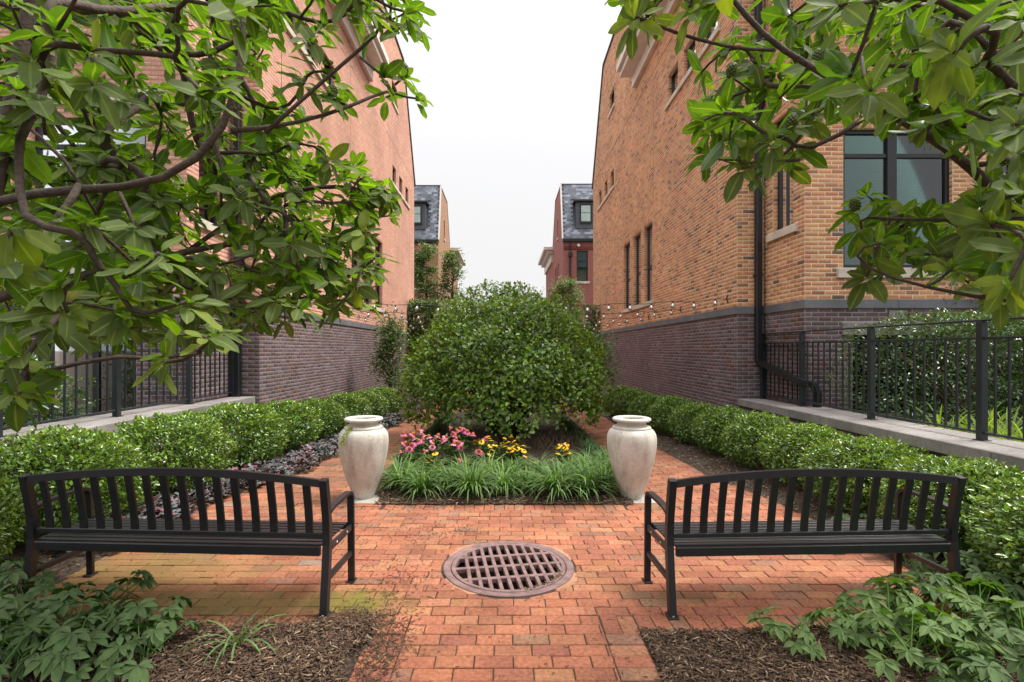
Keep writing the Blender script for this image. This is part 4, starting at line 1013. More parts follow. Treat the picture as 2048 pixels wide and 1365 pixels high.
hedge([(-3.95, 3.35, 1.1, 1.2, 1.05), (-3.85, 4.45, 1.2, 1.2, 1.15), (-3.72, 5.65, 1.25, 1.25, 1.18), (-3.6, 6.9, 1.2, 1.3, 1.10), (-3.5, 8.1, 1.1, 1.25, 1.02), (-3.38, 9.2, 1.0, 1.15, .96), (-3.2, 10.2, 1., 1.1, .95), (-3.05, 11.2, .95, 1.1, .93), (-2.95, 12.2, .95, 1.1, .93)], 'l', 'left hand wall', -1)

# the big dome shrub ------------------------------------------------------
DY = 9.25
T = empty('dome_shrub', (.02, DY, .03), 0, 'large dome shaped green shrub in the middle of the flower bed', 'shrub')
def dome_gap(P):
    r = np.hypot(P[:, 0], P[:, 1]); th = np.arctan2(P[:, 1], P[:, 0]); lo = .50+.06*np.sin(th*5)+.05*np.sin(th*11+2)
    thin = np.clip((1.25-P[:, 2])/.8, 0, .72)*(np.sin(P[:, 0]*7)+np.sin(P[:, 2]*9+P[:, 0]*3)+rng.normal(0, .9, len(P)) > .1)
    return (P[:, 2] > lo-.12*(r > 1.5)) & (rng.random(len(P)) > thin)
me = mound('foliage', 1.87, 1.75, 1.86, 36000, .082, LM['dome'], 1.95, seed=5, amp=.075, fr=10, wr=.62, young=.34, zmin=-.3, deep=.45, zc=.84, gap=dome_gap, outw=.45)
o = obj('foliage', me, T, scale=(.95, .95, .98)); o['kind'] = 'stuff'
sh = []                                   # wispy shoots above the outline
n = 420; d = rdir(n); d[:, 2] = np.abs(d[:, 2]); d = norm(d); base = d*((np.abs(d)/np.array([1.77, 1.66, 1.81]))**1.95).sum(1)[:, None]**(-1/1.95)+np.array([0, 0, .84])
Pn, Dn, Un = [], [], []
for k in range(n):
    Ls = random.uniform(.05, .17) if random.random() < .95 else random.uniform(.17, .24)
    for j in range(5):
        Pn.append(base[k]+d[k]*Ls*j/4+rng.normal(0, .012, 3)); Dn.append(norm(d[k]*.5+rdir(1)[0]*.8)); Un.append(norm(d[k]+np.array([0, 0, .7])))
Pn, Dn, Un = map(np.array, (Pn, Dn, Un)); Lf = rng.uniform(.035, .06, len(Pn)); V, F, c_, _ = cloud(Pn, Dn, Un, Lf, Lf*.55, T2F, leafcols(len(Pn), (1.35, 1.35, 1.0)))
o = obj('shoots', npmesh('shoots', V, F, LM['dome'], c_), T); o['kind'] = 'stuff'
mb = MB()
for k in range(60):
    a = random.uniform(0, 6.28); e = random.uniform(.25, 1.55); h = random.uniform(.7, 2.2)*(1-.25*(e/1.6)**2)
    x0, y0 = random.gauss(0, .09), random.gauss(0, .09)
    pts = [(x0, y0, 0), (x0+e*.22*math.cos(a), y0+e*.22*math.sin(a), h*.28), (x0+e*.6*math.cos(a+.15), y0+e*.6*math.sin(a+.15), h*.62), (x0+e*math.cos(a), y0+e*math.sin(a), h)]
    r0 = random.uniform(.018, .042); mb.tube(pts, [r0, r0*.75, r0*.45, r0*.15], 6)
    for q_ in range(3):
        t0 = Vector(pts[2]); d_ = Vector((random.uniform(-.5, .5), random.uniform(-.5, .5), random.uniform(-.1, .5))); mb.tube([t0, t0+d_*.5+Vector((0, 0, .05)), t0+d_], [.008, .006, .003], 4)
mb.build('stems', M['stem'], T, smooth=True)

# ------------------------------------------------------------------ strappy plants
def ribbons(n, rad, L0, L1, wid, el0, el1, droop, matl, name, seg=6, col=(1, 1, 1), var=.25, young=0.):
    az = rng.uniform(0, 2*np.pi, n); r0 = rad*np.sqrt(rng.random(n)); a0 = rng.uniform(0, 2*np.pi, n)
    B = np.stack([r0*np.cos(a0), r0*np.sin(a0), np.zeros(n)], -1); L = rng.uniform(L0, L1, n); el = rng.uniform(el0, el1, n); dr = rng.uniform(droop*.6, droop*1.3, n)
    pts = [B]; cur = B.copy()
    for k in range(seg):
        e = el-dr*((k+.5)/seg)**1.3; step = L/seg
        cur = cur+np.stack([np.cos(az)*np.cos(e), np.sin(az)*np.cos(e), np.sin(e)], -1)*step[:, None]; cur[:, 2] = np.maximum(cur[:, 2], .004); pts.append(cur.copy())
    Sd = np.stack([-np.sin(az), np.cos(az), np.zeros(n)], -1); V = []
    for k, p in enumerate(pts):
        w = wid*(.7+.5*math.sin(math.pi*min(1, k/seg+.15)))*(1 if k < seg else .08)/2
        V += [p-Sd*w, p+Sd*w]
    V = np.stack(V, 1); F = []
    for k in range(seg): F.append([2*k, 2*k+1, 2*k+3, 2*k+2])
    Fo = ((np.arange(n)*2*(seg+1))[:, None, None]+np.array(F)[None]).reshape(-1, 4)
    c = np.repeat(leafcols(n, col, var, young), 2*(seg+1), axis=0)
    return npmesh(name, V.reshape(-1, 3), Fo, matl, c)
lp = [ribbons(190, .06, .26, .47, .0105, R(45), R(88), R(100), LM['lir'], 'blades', var=.35, young=.15) for _ in range(4)]
lpd = [ribbons(120, .05, .20, .34, .009, R(40), R(88), R(80), LM['lir'], 'blades', col=(.55, .6, .75)) for _ in range(2)]
front = [(-1.17, 5.86, 1.0), (-.9, 5.62, .95), (-.62, 5.80, .9), (-.36, 5.60, 1.08), (-.02, 5.68, .9), (.27, 5.74, .78), (.55, 5.58, 1.15), (.88, 5.62, 1.05), (1.12, 5.84, .95)]
back = [(-1.3, 6.2, .9), (-.85, 6.05, 1), (-.5, 6.1, .95), (-.18, 6.12, 1.), (.12, 6.08, 1.), (.42, 6.15, 1), (.75, 6.1, 1), (1.02, 6.25, 1.05), (1.3, 6.2, 1), (1.3, 6.6, 1), (1.05, 6.6, .9)]
where = ['left end', 'second from the left', 'third from the left', 'fourth from the left', 'middle', 'fourth from the right', 'third from the right', 'second from the right', 'right end']
for i, (x, y, s_) in enumerate(front):
    o = obj('lily_turf', lp[i % 4], loc=(x, y, .03), rot=(0, 0, random.uniform(0, 6)), scale=s_*1.12); tag(o, 'green lily turf clump, %s of the front row in the flower bed' % where[i], 'plant', 'lily turf clumps edging the flower bed')
for i, (x, y, s_) in enumerate(back):
    o = obj('lily_turf', lp[(i+1) % 4], loc=(x, y, .05), rot=(0, 0, random.uniform(0, 6)), scale=s_); tag(o, 'lily turf in the rear rows of the flower bed, %s from the left urn' % ['first', 'second', 'third', 'fourth', 'fifth', 'sixth', 'seventh', 'eighth', 'ninth', 'tenth', 'eleventh'][i], 'plant', 'lily turf clumps in the rear rows')
ordn_ = ['first', 'second', 'third', 'fourth', 'fifth', 'sixth', 'seventh', 'eighth', 'ninth', 'tenth', 'eleventh', 'twelfth', 'thirteenth', 'fourteenth']
k = 0
for side in (-1, 1):
    for y in np.arange(6.9, 11.6, .36):
        x = side*(1.33-.02*(y-7))+random.uniform(-.05, .05)-.02
        o = obj('lily_turf', lpd[k % 2], loc=(x, y, .05), rot=(0, 0, random.uniform(0, 6)), scale=random.uniform(.9, 1.15)); k += 1
        tag(o, 'dark lily turf edging the %s side of the bed, %s beyond the urn' % ('left' if side < 0 else 'right', ordn_[(k-1) % 14]), 'plant', 'dark lily turf edging on the %s' % ('left' if side < 0 else 'right'))
# single strappy plant in the front left bed, lighter plant by the slab
o = obj('spider_plant', ribbons(13, .02, .22, .36, .011, R(40), R(80), R(90), LM['lir'], 'blades', seg=7), loc=(px(478, 1290, 2.75).x, 2.75, .03)); tag(o, 'lone narrow leaved green plant in the mulch of the front left bed', 'plant')

# flowers -----------------------------------------------------------------
def flower_mesh(pc, n, r, wid, dr, cz):
    mb = MB()
    for k in range(n):
        a = 2*math.pi*k/n+random.uniform(-.1, .1); d = Vector((math.cos(a), math.sin(a), 0)); s_ = Vector((-d.y, d.x, 0)); c = tuple(x*random.uniform(.85, 1.1) for x in pc)
        p0 = d*.008+Vector((0, 0, cz)); p1 = d*r*.55+Vector((0, 0, cz-dr*.25)); p2 = d*r+Vector((0, 0, cz-dr))
        mb.addv([p0-s_*wid*.25, p0+s_*wid*.25, p1+s_*wid*.5, p1-s_*wid*.5, p2+s_*wid*.28, p2-s_*wid*.28], [(0, 1, 2, 3), (3, 2, 4, 5)], c)
    return mb.mesh('flower', M['petal'])
def cone_mesh(c, r, h):
    mb = MB(); mb.lathe([(r, 0), (r*.95, h*.45), (r*.6, h*.85), (0, h)], 10, col=c); return mb.mesh('flower_centre', M['petal'], True)
pinks = [flower_mesh(c, 13, .036, .013, .016, 0) for c in ((.62, .13, .30), (.55, .10, .24), (.70, .24, .38))]
yels = [flower_mesh((.85, .50, .012), 11, .030, .013, .006, 0), flower_mesh((.80, .42, .01), 10, .028, .013, .010, 0)]
cn_p, cn_y = cone_mesh((.42, .10, .02), .016, .024), cone_mesh((.035, .018, .012), .009, .011)
def flowers(name, label, cat, heads, protos, cone, zb, lm):
    cx = sum(h[0].x for h in heads)/len(heads); cy = sum(h[0].y for h in heads)/len(heads)
    T = empty(name, (cx, cy, zb), 0, label, cat); mb = MB(); P, Dd, L = [], [], []
    for p, sc in heads:
        l = Vector((p.x-cx, p.y-cy, p.z-zb)); foot = Vector((l.x*.7+random.uniform(-.04, .04), l.y+random.uniform(-.02, .12), 0)); mb.tube([foot, foot.lerp(l, .5)+Vector((random.uniform(-.02, .02), 0, .02)), l], [.004, .003, .0025], 4, (.5, .5, .5))
        o = obj('flower', random.choice(protos), T, l, (random.uniform(.15, .85), random.uniform(-.3, .3), random.uniform(0, 6)), sc); c = obj('flower_centre', cone, o)
        for q_ in range(16):
            t = random.uniform(.05, .92); b = foot.lerp(l, t); P.append(tuple(b)); a = random.uniform(0, 6.28); Dd.append((math.cos(a), math.sin(a), random.uniform(-.2, .5))); L.append(random.uniform(.07, .14))
    P, Dd, L = np.array(P), np.array(Dd), np.array(L); V, F, c_, _ = cloud(P, Dd, np.tile([0, 0, 1.], (len(P), 1)), L, L*.32, T2F, leafcols(len(P)))
    o = obj('leaves', npmesh('leaves', V, F, lm, c_), T); o['kind'] = 'stuff'; mb.build('stalks', LM['con'], T)
def heads(uvs, Y0, Y1, s0=.85, s1=1.15):
    return [(px(u, v, Y0+(Y1-Y0)*(930-v)/75), random.uniform(s0, s1)) for u, v in uvs]
pk = [(807, 868), (812, 876), (826, 869), (838, 863), (828, 878), (847, 872), (858, 874), (838, 883), (846, 881), (866, 883), (876, 872), (886, 882), (892, 874), (901, 857), (906, 867), (910, 872), (915, 863), (921, 858), (929, 861), (935, 864), (946, 870), (912, 879), (918, 887), (908, 888), (922, 895), (865, 894), (849, 903), (819, 898), (801, 905), (810, 887), (824, 890), (919, 922), (958, 903), (962, 908), (971, 878)]
ye = [(950, 882), (958, 880), (963, 884), (978, 877), (982, 881), (975, 873), (981, 892), (990, 890), (994, 896), (985, 900), (980, 909), (1010, 876), (1022, 873), (1016, 884), (1027, 882), (1005, 887), (1010, 893), (1020, 895), (1025, 893), (1033, 889), (1036, 899), (1047, 891), (1048, 902), (1023, 902), (1015, 905), (1051, 912), (1041, 896), (1029, 897), (1072, 925)]
flowers('coneflower_clump', 'clump of pink coneflowers with orange centres beside the left urn', 'flowers', heads(pk, 6.35, 7.0, 1.25, 1.65), pinks, cn_p, .06, LM['con'])
flowers('black_eyed_susan_clump', 'broad clump of yellow daisies in the centre of the flower bed', 'flowers', heads(ye, 6.35, 6.9, 1.25, 1.6), yels, cn_y, .06, LM['con'])
flowers('black_eyed_susan_clump', 'small clump of yellow daisies apart, near the right urn', 'flowers', heads([(1121, 889), (1134, 888), (1117, 894), (1131, 896), (1135, 903), (1136, 905), (1116, 907), (1127, 910), (1130, 899)], 6.35, 6.8, 1.25, 1.6), yels, cn_y, .06, LM['con'])
flowers('black_eyed_susan_clump', 'few yellow daisies low in front of the pink coneflowers', 'flowers', heads([(870, 907), (857, 916), (864, 921), (856, 925), (846, 945)], 6.1, 6.3, 1.25, 1.6), yels, cn_y, .06, LM['con'])
mb = MB()
for k in range(420):
    x, y = random.uniform(-.45, 1.15), random.uniform(7.3, 8.3); h = random.uniform(.12, .34); mb.tube([(x, y, .05), (x+random.uniform(-.05, .05), y, .05+h*.5), (x+random.uniform(-.12, .12), y+random.uniform(-.08, .08), .05+h)], [.004, .003, .0015], 4)
o = mb.build('bare_twigs', M['stem']); tag(o, 'thicket of thin bare brown twigs under the front of the dome shrub', 'twigs', kind='stuff')
# creeper on the urn
P, Dd = [], []
for k in range(150):
    t = random.random()**1.2; a = R(-112-18*t+random.uniform(-8, 8)*(.4+t)); r_, z_ = np.interp(t, [0, .3, .6, 1], [.20, .225, .262, .278]), np.interp(t, [0, .3, .6, 1], [.79, .765, .70, .60])
    P.append((-1.545+r_*math.cos(a), 5.60+r_*math.sin(a), z_+.012)); Dd.append((math.cos(a)+random.uniform(-.8, .8), math.sin(a)+random.uniform(-.8, .8), random.uniform(-.8, .4)))
P, Dd = np.array(P), np.array(Dd); L = rng.uniform(.012, .024, len(P)); V, F, c_, _ = cloud(P, Dd, norm(np.array([[0, -1, .8]])+rng.normal(0, .4, (len(P), 3))), L, L*.8, T2F, leafcols(len(P), (1.1, 1, 1)))
o = obj('creeping_jenny', npmesh('creeping_jenny', V, F, LM['lime'], c_)); tag(o, 'yellow green creeper trailing over the shoulder of the left urn', 'plant')

# hellebores --------------------------------------------------------------
def big_small(nseg=4):
    V, UV = [], []
    for t in np.linspace(0, 1, nseg+1):
        w = .5*(math.sin(math.pi*min(1, t**1.1))**.85 if 0 < t < 1 else 0)
        for k in (-1, 0, 1): V.append((t, w*k, -.22*t*t+abs(k)*w*.25)); UV.append((t, abs(k)))
    return np.array(V), np.array([(i*3+k, (i+1)*3+k, (i+1)*3+k+1, i*3+k+1) for i in range(nseg) for k in range(2)])[:, ::-1], np.array(UV)
TS = big_small()
def palmate(matl, seed):
    r_ = random.Random(seed); n = 7; P = np.zeros((n, 3)); Dd = []
    for k in range(n): a = R(-115+k*38+r_.uniform(-6, 6)); Dd.append((math.cos(a), math.sin(a), r_.uniform(-.12, .12)))
    L = np.array([r_.uniform(.072, .108)*(1-.22*abs(k-3)/3) for k in range(n)]); V, F, c_, uv = cloud(P, np.array(Dd), np.tile([0, 0, 1.], (n, 1))+rng.normal(0, .12, (n, 3)), L, L*.43, TS, leafcols(n, (1, 1, 1), .12))
    # stalk
    m = MB(); m.tube([(0, 0, 0), (-.02, 0, -.05), (-.06, 0, -.14), (-.08, 0, -.24)], .0032, 5); sv = np.array(m.v); nf = [f for f in m.f if len(f) == 4]
    V2 = np.concatenate([V, sv]); F2 = np.concatenate([F, np.array(nf)+len(V)]); c2 = np.concatenate([c_, np.tile([2., 1.8, 1.], (len(sv), 1))]); u2 = np.concatenate([uv, np.tile([.5, .5], (len(sv), 1))])
    return npmesh('leaf', V2, F2, matl, c2, u2, True)
ph = [palmate(LM['hel'], i) for i in range(5)]; ph2 = [palmate(LM['hel2'], i+20) for i in range(4)]
def hellebore(x, y, n, r, h, protos, label, grp, sc=1.):
    T = empty('hellebore', (x, y, .02), random.uniform(0, 6), label, 'plant', grp)
    for k in range(n):
        a = random.uniform(0, 6.28); e = r*math.sqrt(random.random()); hh = h*(1-.55*(e/r)**2)*random.uniform(.7, 1.1)
        obj('leaf', random.choice(protos), T, (e*math.cos(a), e*math.sin(a), max(hh, .05)), (random.uniform(-.3, .3), .15+.55*e/r*random.uniform(.4, 1.3), a), sc*random.uniform(.8, 1.2))
ordw = ['first', 'second', 'third', 'fourth', 'fifth', 'sixth', 'seventh', 'eighth', 'ninth', 'tenth', 'eleventh', 'twelfth', 'thirteenth', 'fourteenth', 'fifteenth', 'sixteenth', 'seventeenth', 'eighteenth', 'nineteenth', 'twentieth']
hl = [(-3.15, 3.25), (-2.85, 3.05), (-2.5, 2.9), (-2.95, 2.75), (-2.62, 2.62), (-2.28, 2.68), (-2.35, 2.4), (-2.0, 2.82), (-2.08, 2.5), (-1.82, 2.6), (-2.7, 2.35), (-3.2, 2.6), (-3.5, 2.95), (-3.55, 3.4)]
for i, (x, y) in enumerate(hl):
    hellebore(x, y, 15, .23, .25 if i < 9 else .2, ph, 'dark green hellebore in the front left bed, %s of fourteen' % ordw[i], 'hellebores in the front left bed')
hellebore(-2.42, 3.30, 6, .10, .17, ph, 'small hellebore sprouting on the brick edge behind the left bench', None)
hr = [(3.2, 3.55), (3.0, 3.2), (3.35, 3.1), (2.75, 3.0), (3.1, 2.8), (2.75, 2.68), (2.45, 2.85), (2.5, 2.5), (2.2, 2.62), (2.15, 2.3), (2.75, 2.35), (3.4, 2.6), (3.5, 3.5), (3.05, 3.85), (3.4, 3.95), (2.35, 3.02), (2.0, 2.58), (2.6, 3.16), (2.15, 2.92), (2.5, 2.2)]
for i, (x, y) in enumerate(hr):
    hellebore(x, y, 15, .24, .26 if i != 9 else .2, ph2 if i in (3, 5, 6, 8, 15, 16, 18) else ph, 'hellebore in the front right bed, %s of twenty, %s' % (ordw[i], 'fresh light green' if i in (3, 5, 6, 8, 15, 16, 18) else 'dark green'), 'hellebores in the front right bed')
hellebore(1.50, 2.78, 10, .17, .16, ph2, 'low light green hellebore reaching over the mulch right of the walk', None, .9)
hellebore(1.86, 2.80, 10, .16, .18, ph2, 'light green hellebore between the low one and the dark mass at right', None, .95)
for (x, y, t) in ((3.25, 4.35, 'nearer'), (3.15, 4.65, 'farther')): hellebore(x, y, 9, .15, .16, ph, '%s of two small hellebores between right bench and hedge' % t, 'small hellebores by the right hedge', .8)

# coral bells along the left path -------------------------------------------
def round_leaf_tpl():
    V = [(.5, 0, .02)]; n = 9
    for k in range(n): a = 2*math.pi*k/n+math.pi; rr = .5*(1.0 if k else .35)*(1+.2*(-1)**k); V.append((.5+rr*math.cos(a), rr*math.sin(a), .13*math.sin(k*2.2)-.05))
    return np.array(V), np.array([(0, 1+k, 1+(k+1) % n) for k in range(n)]), None
TR = round_leaf_tpl()
def coral(seed, silver):
    n = 190; a = rng.uniform(0, 6.28, n); r = .26*np.sqrt(rng.random(n)); P = np.stack([r*np.cos(a), r*np.sin(a), .03+.13*(1-(r/.27)**2)*rng.uniform(.5, 1.1, n)], -1)
    Dd = np.stack([np.cos(a), np.sin(a), rng.uniform(-.4, .4, n)], -1); L = rng.uniform(.035, .075, n)
    c = leafcols(n, (1, 1, 1), .45); k = rng.random(n) < silver; c[k] *= np.array([.9, 1.35, 1.2]); c[rng.random(n) < .15] *= np.array([1.3, .55, .6])
    V, F, c_, _ = cloud(P, Dd, np.tile([0, -.2, 1.], (n, 1))+rng.normal(0, .35, (n, 3)), L, L, TR, c); return npmesh('leaves', V, F, LM['heu'], c_)
cp = [coral(1, .2), coral(2, .5), coral(3, .8)]
ys = [4.3, 4.65, 4.85, 5.25, 5.6, 6.0, 6.4, 6.85, 7.3, 7.75, 8.2, 8.7, 9.2, 9.7, 10.3, 10.9, 11.5]
for i, y in enumerate(ys):
    x = -float(out_l(y))-.20+random.uniform(-.06, .06)
    o = obj('coral_bells', cp[0 if i < 6 else 1 if i < 10 else 2], loc=(x, y, .02), rot=(0, 0, random.uniform(0, 6)), scale=random.uniform(.95, 1.25)); tag(o, '%s coral bells along the left path, %s from the near end' % ('purple' if i < 6 else 'greyish' if i < 10 else 'silvery green', ordw[i]), 'plant', 'coral bells between left path and hedge')
for i, (x, y) in enumerate([(-3.5, 4.4), (-3.4, 4.95), (-3.32, 5.5), (-3.2, 6.1), (-3.1, 6.7)]):
    o = obj('coral_bells', cp[i % 2], loc=(x, y, .03), rot=(0, 0, random.uniform(0, 6)), scale=1.0); tag(o, 'dark coral bells tucked under the left boxwoods, %s from the near end' % ordw[i], 'plant', 'coral bells tucked under the left hedge')

# ------------------------------------------------------------------ shrubs behind the railings
T = empty('holly_shrub', (6.3, 6.75, .5), 0, 'big dark glossy shrub behind the right railing', 'shrub')
T_me = mound('foliage', 1.75, .62, .85, 26000, .048, LM['holly'], 3.5, seed=31, amp=.07, fr=9, young=.12, zmin=-.9, deep=.4, zc=.72)
o = obj('foliage', T_me, T); o['kind'] = 'stuff'; stems(MB(), 30, 1.0, 1.1, rad=.02).build('stems', M['stem'], T)
T = empty('orange_berry_shrub', (7.9, 8.0, .5), 0, 'tall open shrub with orange tinged leaves right of the bay window', 'shrub')
me = mound('foliage', 1.05, .8, 1.9, 20000, .042, LM['holly'], 2.2, seed=41, amp=.25, fr=9, young=.1, zmin=-.9, deep=.7, zc=2.4)
a_ = me.color_attributes['tint']; cc = np.zeros(len(me.vertices)*4, np.float32); a_.data.foreach_get('color', cc); cc = cc.reshape(-1, 5, 4); kk = rng.random(len(cc)) < .07; cc[kk, :, :3] = (6.5, 1.5, .6); a_.data.foreach_set('color', cc.ravel())
o = obj('foliage', me, T); o['kind'] = 'stuff'; stems(MB(), 26, .9, 3.4, rad=.03).build('stems', M['stem'], T)
lm_ = [ribbons(120, .10, .35, .7, .014, R(45), R(88), R(80), LM['lime'], 'blades', seg=6, col=(.55, .62, .8), var=.3) for _ in range(2)]
for i, (x, y, s_) in enumerate([(4.98, 5.75, 1.0), (5.25, 5.3, .95), (5.05, 4.9, .9), (5.45, 4.7, 1), (5.0, 4.4, .85), (5.4, 5.75, 1.0), (5.35, 4.1, .9)]):
    o = obj('lime_grass', lm_[i % 2], loc=(x, y, .5), rot=(0, 0, i), scale=s_); tag(o, 'lime green strappy plant behind the right railing, %s of seven' % ordw[i], 'plant', 'lime green plants behind the right railing')
for i, (x, y, z, a, b, c) in enumerate([(-5.6, 5.6, .55, .7, .8, .55), (-6.6, 4.6, .55, 1.0, 1., .7), (-5.3, 4.2, .55, .5, .7, .35)]):
    T = empty('garden_shrub', (x, y, z), 0, 'green shrub behind the left railing, %s of three from the window' % ordw[i], 'shrub', 'shrubs behind the left railing')
    o = obj('foliage', mound('foliage', a, b, c, 5000, .06, LM['holly'], 2.2, seed=50+i, amp=.15, fr=8, zmin=-.6, deep=.5, zc=c*.75), T); o['kind'] = 'stuff'; stems(MB(), 12, a*.7, c, rad=.012).build('stems', M['stem'], T)

# ------------------------------------------------------------------ far end: screens with climbers, trees, string lights
def screen(x0, x1, Y, zt, label):
    T = empty('climber_screen', ((x0+x1)/2, Y, 0), 0, label, 'trellis'); cx = (x0+x1)/2
    for x in (x0, x1): m = MB(); m.bbox(x-cx-.06, x-cx+.06, -.06, .06, 0, zt, .008); m.build('post', M['frame'], T)
    for z in np.arange(.4, zt, .28): m = MB(); m.box(x0-cx+.061, x1-cx-.061, -.012, .012, z, z+.025); m.build('bar', M['frame'], T)
    return T
screen(-4.0, -2.2, 22.0, 3.65, 'dark metal trellis beside the end of the salmon house'); screen(3.72, 4.0, 23.2, 3.4, 'dark metal trellis beside the end of the orange house')
def climber(name, x0, x1, Y, z0, z1, n, leaf, label, cat, d=.28):
    T = empty(name, ((x0+x1)/2, Y, 0), 0, label, cat); w = (x1-x0)/2
    P = np.stack([rng.uniform(-w, w, n), rng.normal(0, d*.5, n), rng.uniform(z0, z1, n)], -1)
    k = (np.sin(P[:, 0]*4.1+P[:, 2]*2.3)+np.sin(P[:, 2]*5.2-P[:, 0]*2.7)+rng.normal(0, .8, n)) > -.9; P = P[k]; m = len(P)
    V, F, c_, _ = cloud(P, rdir(m)+np.array([0, -.3, 0]), rdir(m)*.6+np.array([0, -.8, .7]), leaf*rng.uniform(.6, 1.3, m), leaf*.55*rng.uniform(.6, 1.3, m), T2F, leafcols(m, (1, 1, 1), .3, .12))
    o = obj('foliage', npmesh('foliage', V, F, LM['esp'], c_), T); o['kind'] = 'stuff'
    mb = MB()
    for k in range(5): x = random.uniform(-w*.7, w*.7); mb.tube([(x, 0, 0), (x+.1, .02, z1*.5), (x-.1, 0, z1*.95)], [.03, .02, .006], 6)
    mb.build('stems', M['stem'], T)
climber('climbing_vine', -4.15, -2.1, 21.8, .2, 3.72, 15000, .12, 'leafy climber filling the trellis on the left, behind the dome shrub', 'vine')
climber('climbing_vine', 3.3, 4.25, 21.9, .3, 3.55, 3200, .10, 'leafy climber on the trellis at the right wall, behind the dome shrub', 'vine')
def small_tree(x, Y, ztop, a, n, leaf, label, z0=2.2, seed=1, lean=0):
    T = empty('young_tree', (x, Y, 0), 0, label, 'tree'); r_ = random.Random(seed); mb = MB(); P, Dd = [], []
    mb.tube([(0, 0, 0), (.05, 0, ztop*.4), (.1+lean*.5, 0, ztop*.8), (lean, 0, ztop)], [q_*min(1, ztop/6)**1.5 for q_ in (.09, .06, .03, .01)], 7)
    for k in range(46):
        z = z0+(ztop-z0)*(k/46)**.8; w = a*(1-.55*((z-z0)/(ztop-z0))**1.5)*r_.uniform(.5, 1.05); an = r_.uniform(0, 6.28); b = Vector((lean*(z/ztop)**2, 0, z)); e = b+Vector((w*math.cos(an), w*.8*math.sin(an), r_.uniform(0, .5)))
        mb.tube([b, b.lerp(e, .5)+Vector((0, 0, .08)), e], [.018, .012, .005], 5)
        for j in range(n):
            t = r_.uniform(.3, 1.05); q_ = b.lerp(e, t); P.append((q_.x+r_.gauss(0, .14), q_.y+r_.gauss(0, .14), q_.z+r_.gauss(0, .12))); Dd.append((math.cos(an)+r_.gauss(0, .8), math.sin(an)+r_.gauss(0, .8), r_.gauss(.1, .6)))
    P, Dd = np.array(P), np.array(Dd); m = len(P); V, F, c_, _ = cloud(P, Dd, rdir(m)*.6+np.array([0, -.4, 1]), leaf*rng.uniform(.6, 1.3, m), leaf*.45*rng.uniform(.7, 1.2, m), T2F, leafcols(m, (1, 1, 1), .3, .1))
    o = obj('crown', npmesh('crown', V, F, LM['esp'], c_), T); o['kind'] = 'stuff'; mb.build('trunk', M['bark'], T)
small_tree(-4.0, 25.6, 6.6, 1.15, 95, .15, 'loose leafed young tree before the far tan house', seed=3)
small_tree(-2.75, 25.2, 6.3, .95, 65, .15, 'young tree against the sky, right of its neighbour at left', seed=9, lean=.2)
small_tree(2.95, 25.5, 4.85, 1.3, 100, .13, 'low young tree before the far red house', seed=5)
small_tree(-3.1, 13.8, 2.3, .55, 60, .10, 'small dark bush at the foot of the left trellis', z0=.4, seed=15)
small_tree(1.95, 11.2, 1.7, .45, 60, .09, 'small bush just right of the dome shrub', z0=.6, seed=16)
# strings of clear bulbs across the court
bm_ = MB(); bm_.lathe([(0, -.085), (.02, -.08), (.031, -.06), (.03, -.042), (.016, -.02), (.012, -.012)], 12); bulb_me = bm_.mesh('bulb', M['bulb'], True)
sm_ = MB(); sm_.lathe([(.014, -.03), (.016, .0), (.012, .02), (0, .022)], 8); sock_me = sm_.mesh('socket', M['wire'])
fl_ = MB(); fl_.tube([(-.006, 0, -.03), (-.008, 0, -.055), (.008, 0, -.055), (.006, 0, -.03)], .0018, 4); fil_me = fl_.mesh('filament', M['white'])
for i, (y, z) in enumerate([(9.25, 2.54), (11.7, 2.54), (14.3, 2.54), (17.0, 2.54), (19.6, 2.54)]):
    T = empty('string_light', (0, y, z), 0, 'string of clear bulbs across the court, %s from the camera' % ordw[i], 'string lights', 'strings of clear bulbs between the two houses')
    f_ = lambda x: -.13*(1-(x/4.1)**2)+(.015*math.sin(x*7))
    m = MB(); m.tube([(x, .01*math.sin(x*3), f_(x)) for x in np.linspace(-4.12, 4.03, 40)], .0055, 5); m.build('cable', M['wire'], T)
    n_ = 21
    for k in range(n_):
        x = -3.9+k*.385; o = obj('socket', sock_me, T, (x, 0, f_(x)-.02)); obj('bulb', bulb_me, o, scale=1.2); obj('filament', fil_me, o)
    for x in (-4.09, 4.03): m = MB(); m.tube([(x, 0, -.07), (x-.03*(1 if x > 0 else -1), 0, .0), (x, 0, .07)], .012, 6); m.build('wall_hook', M['wire'], T)

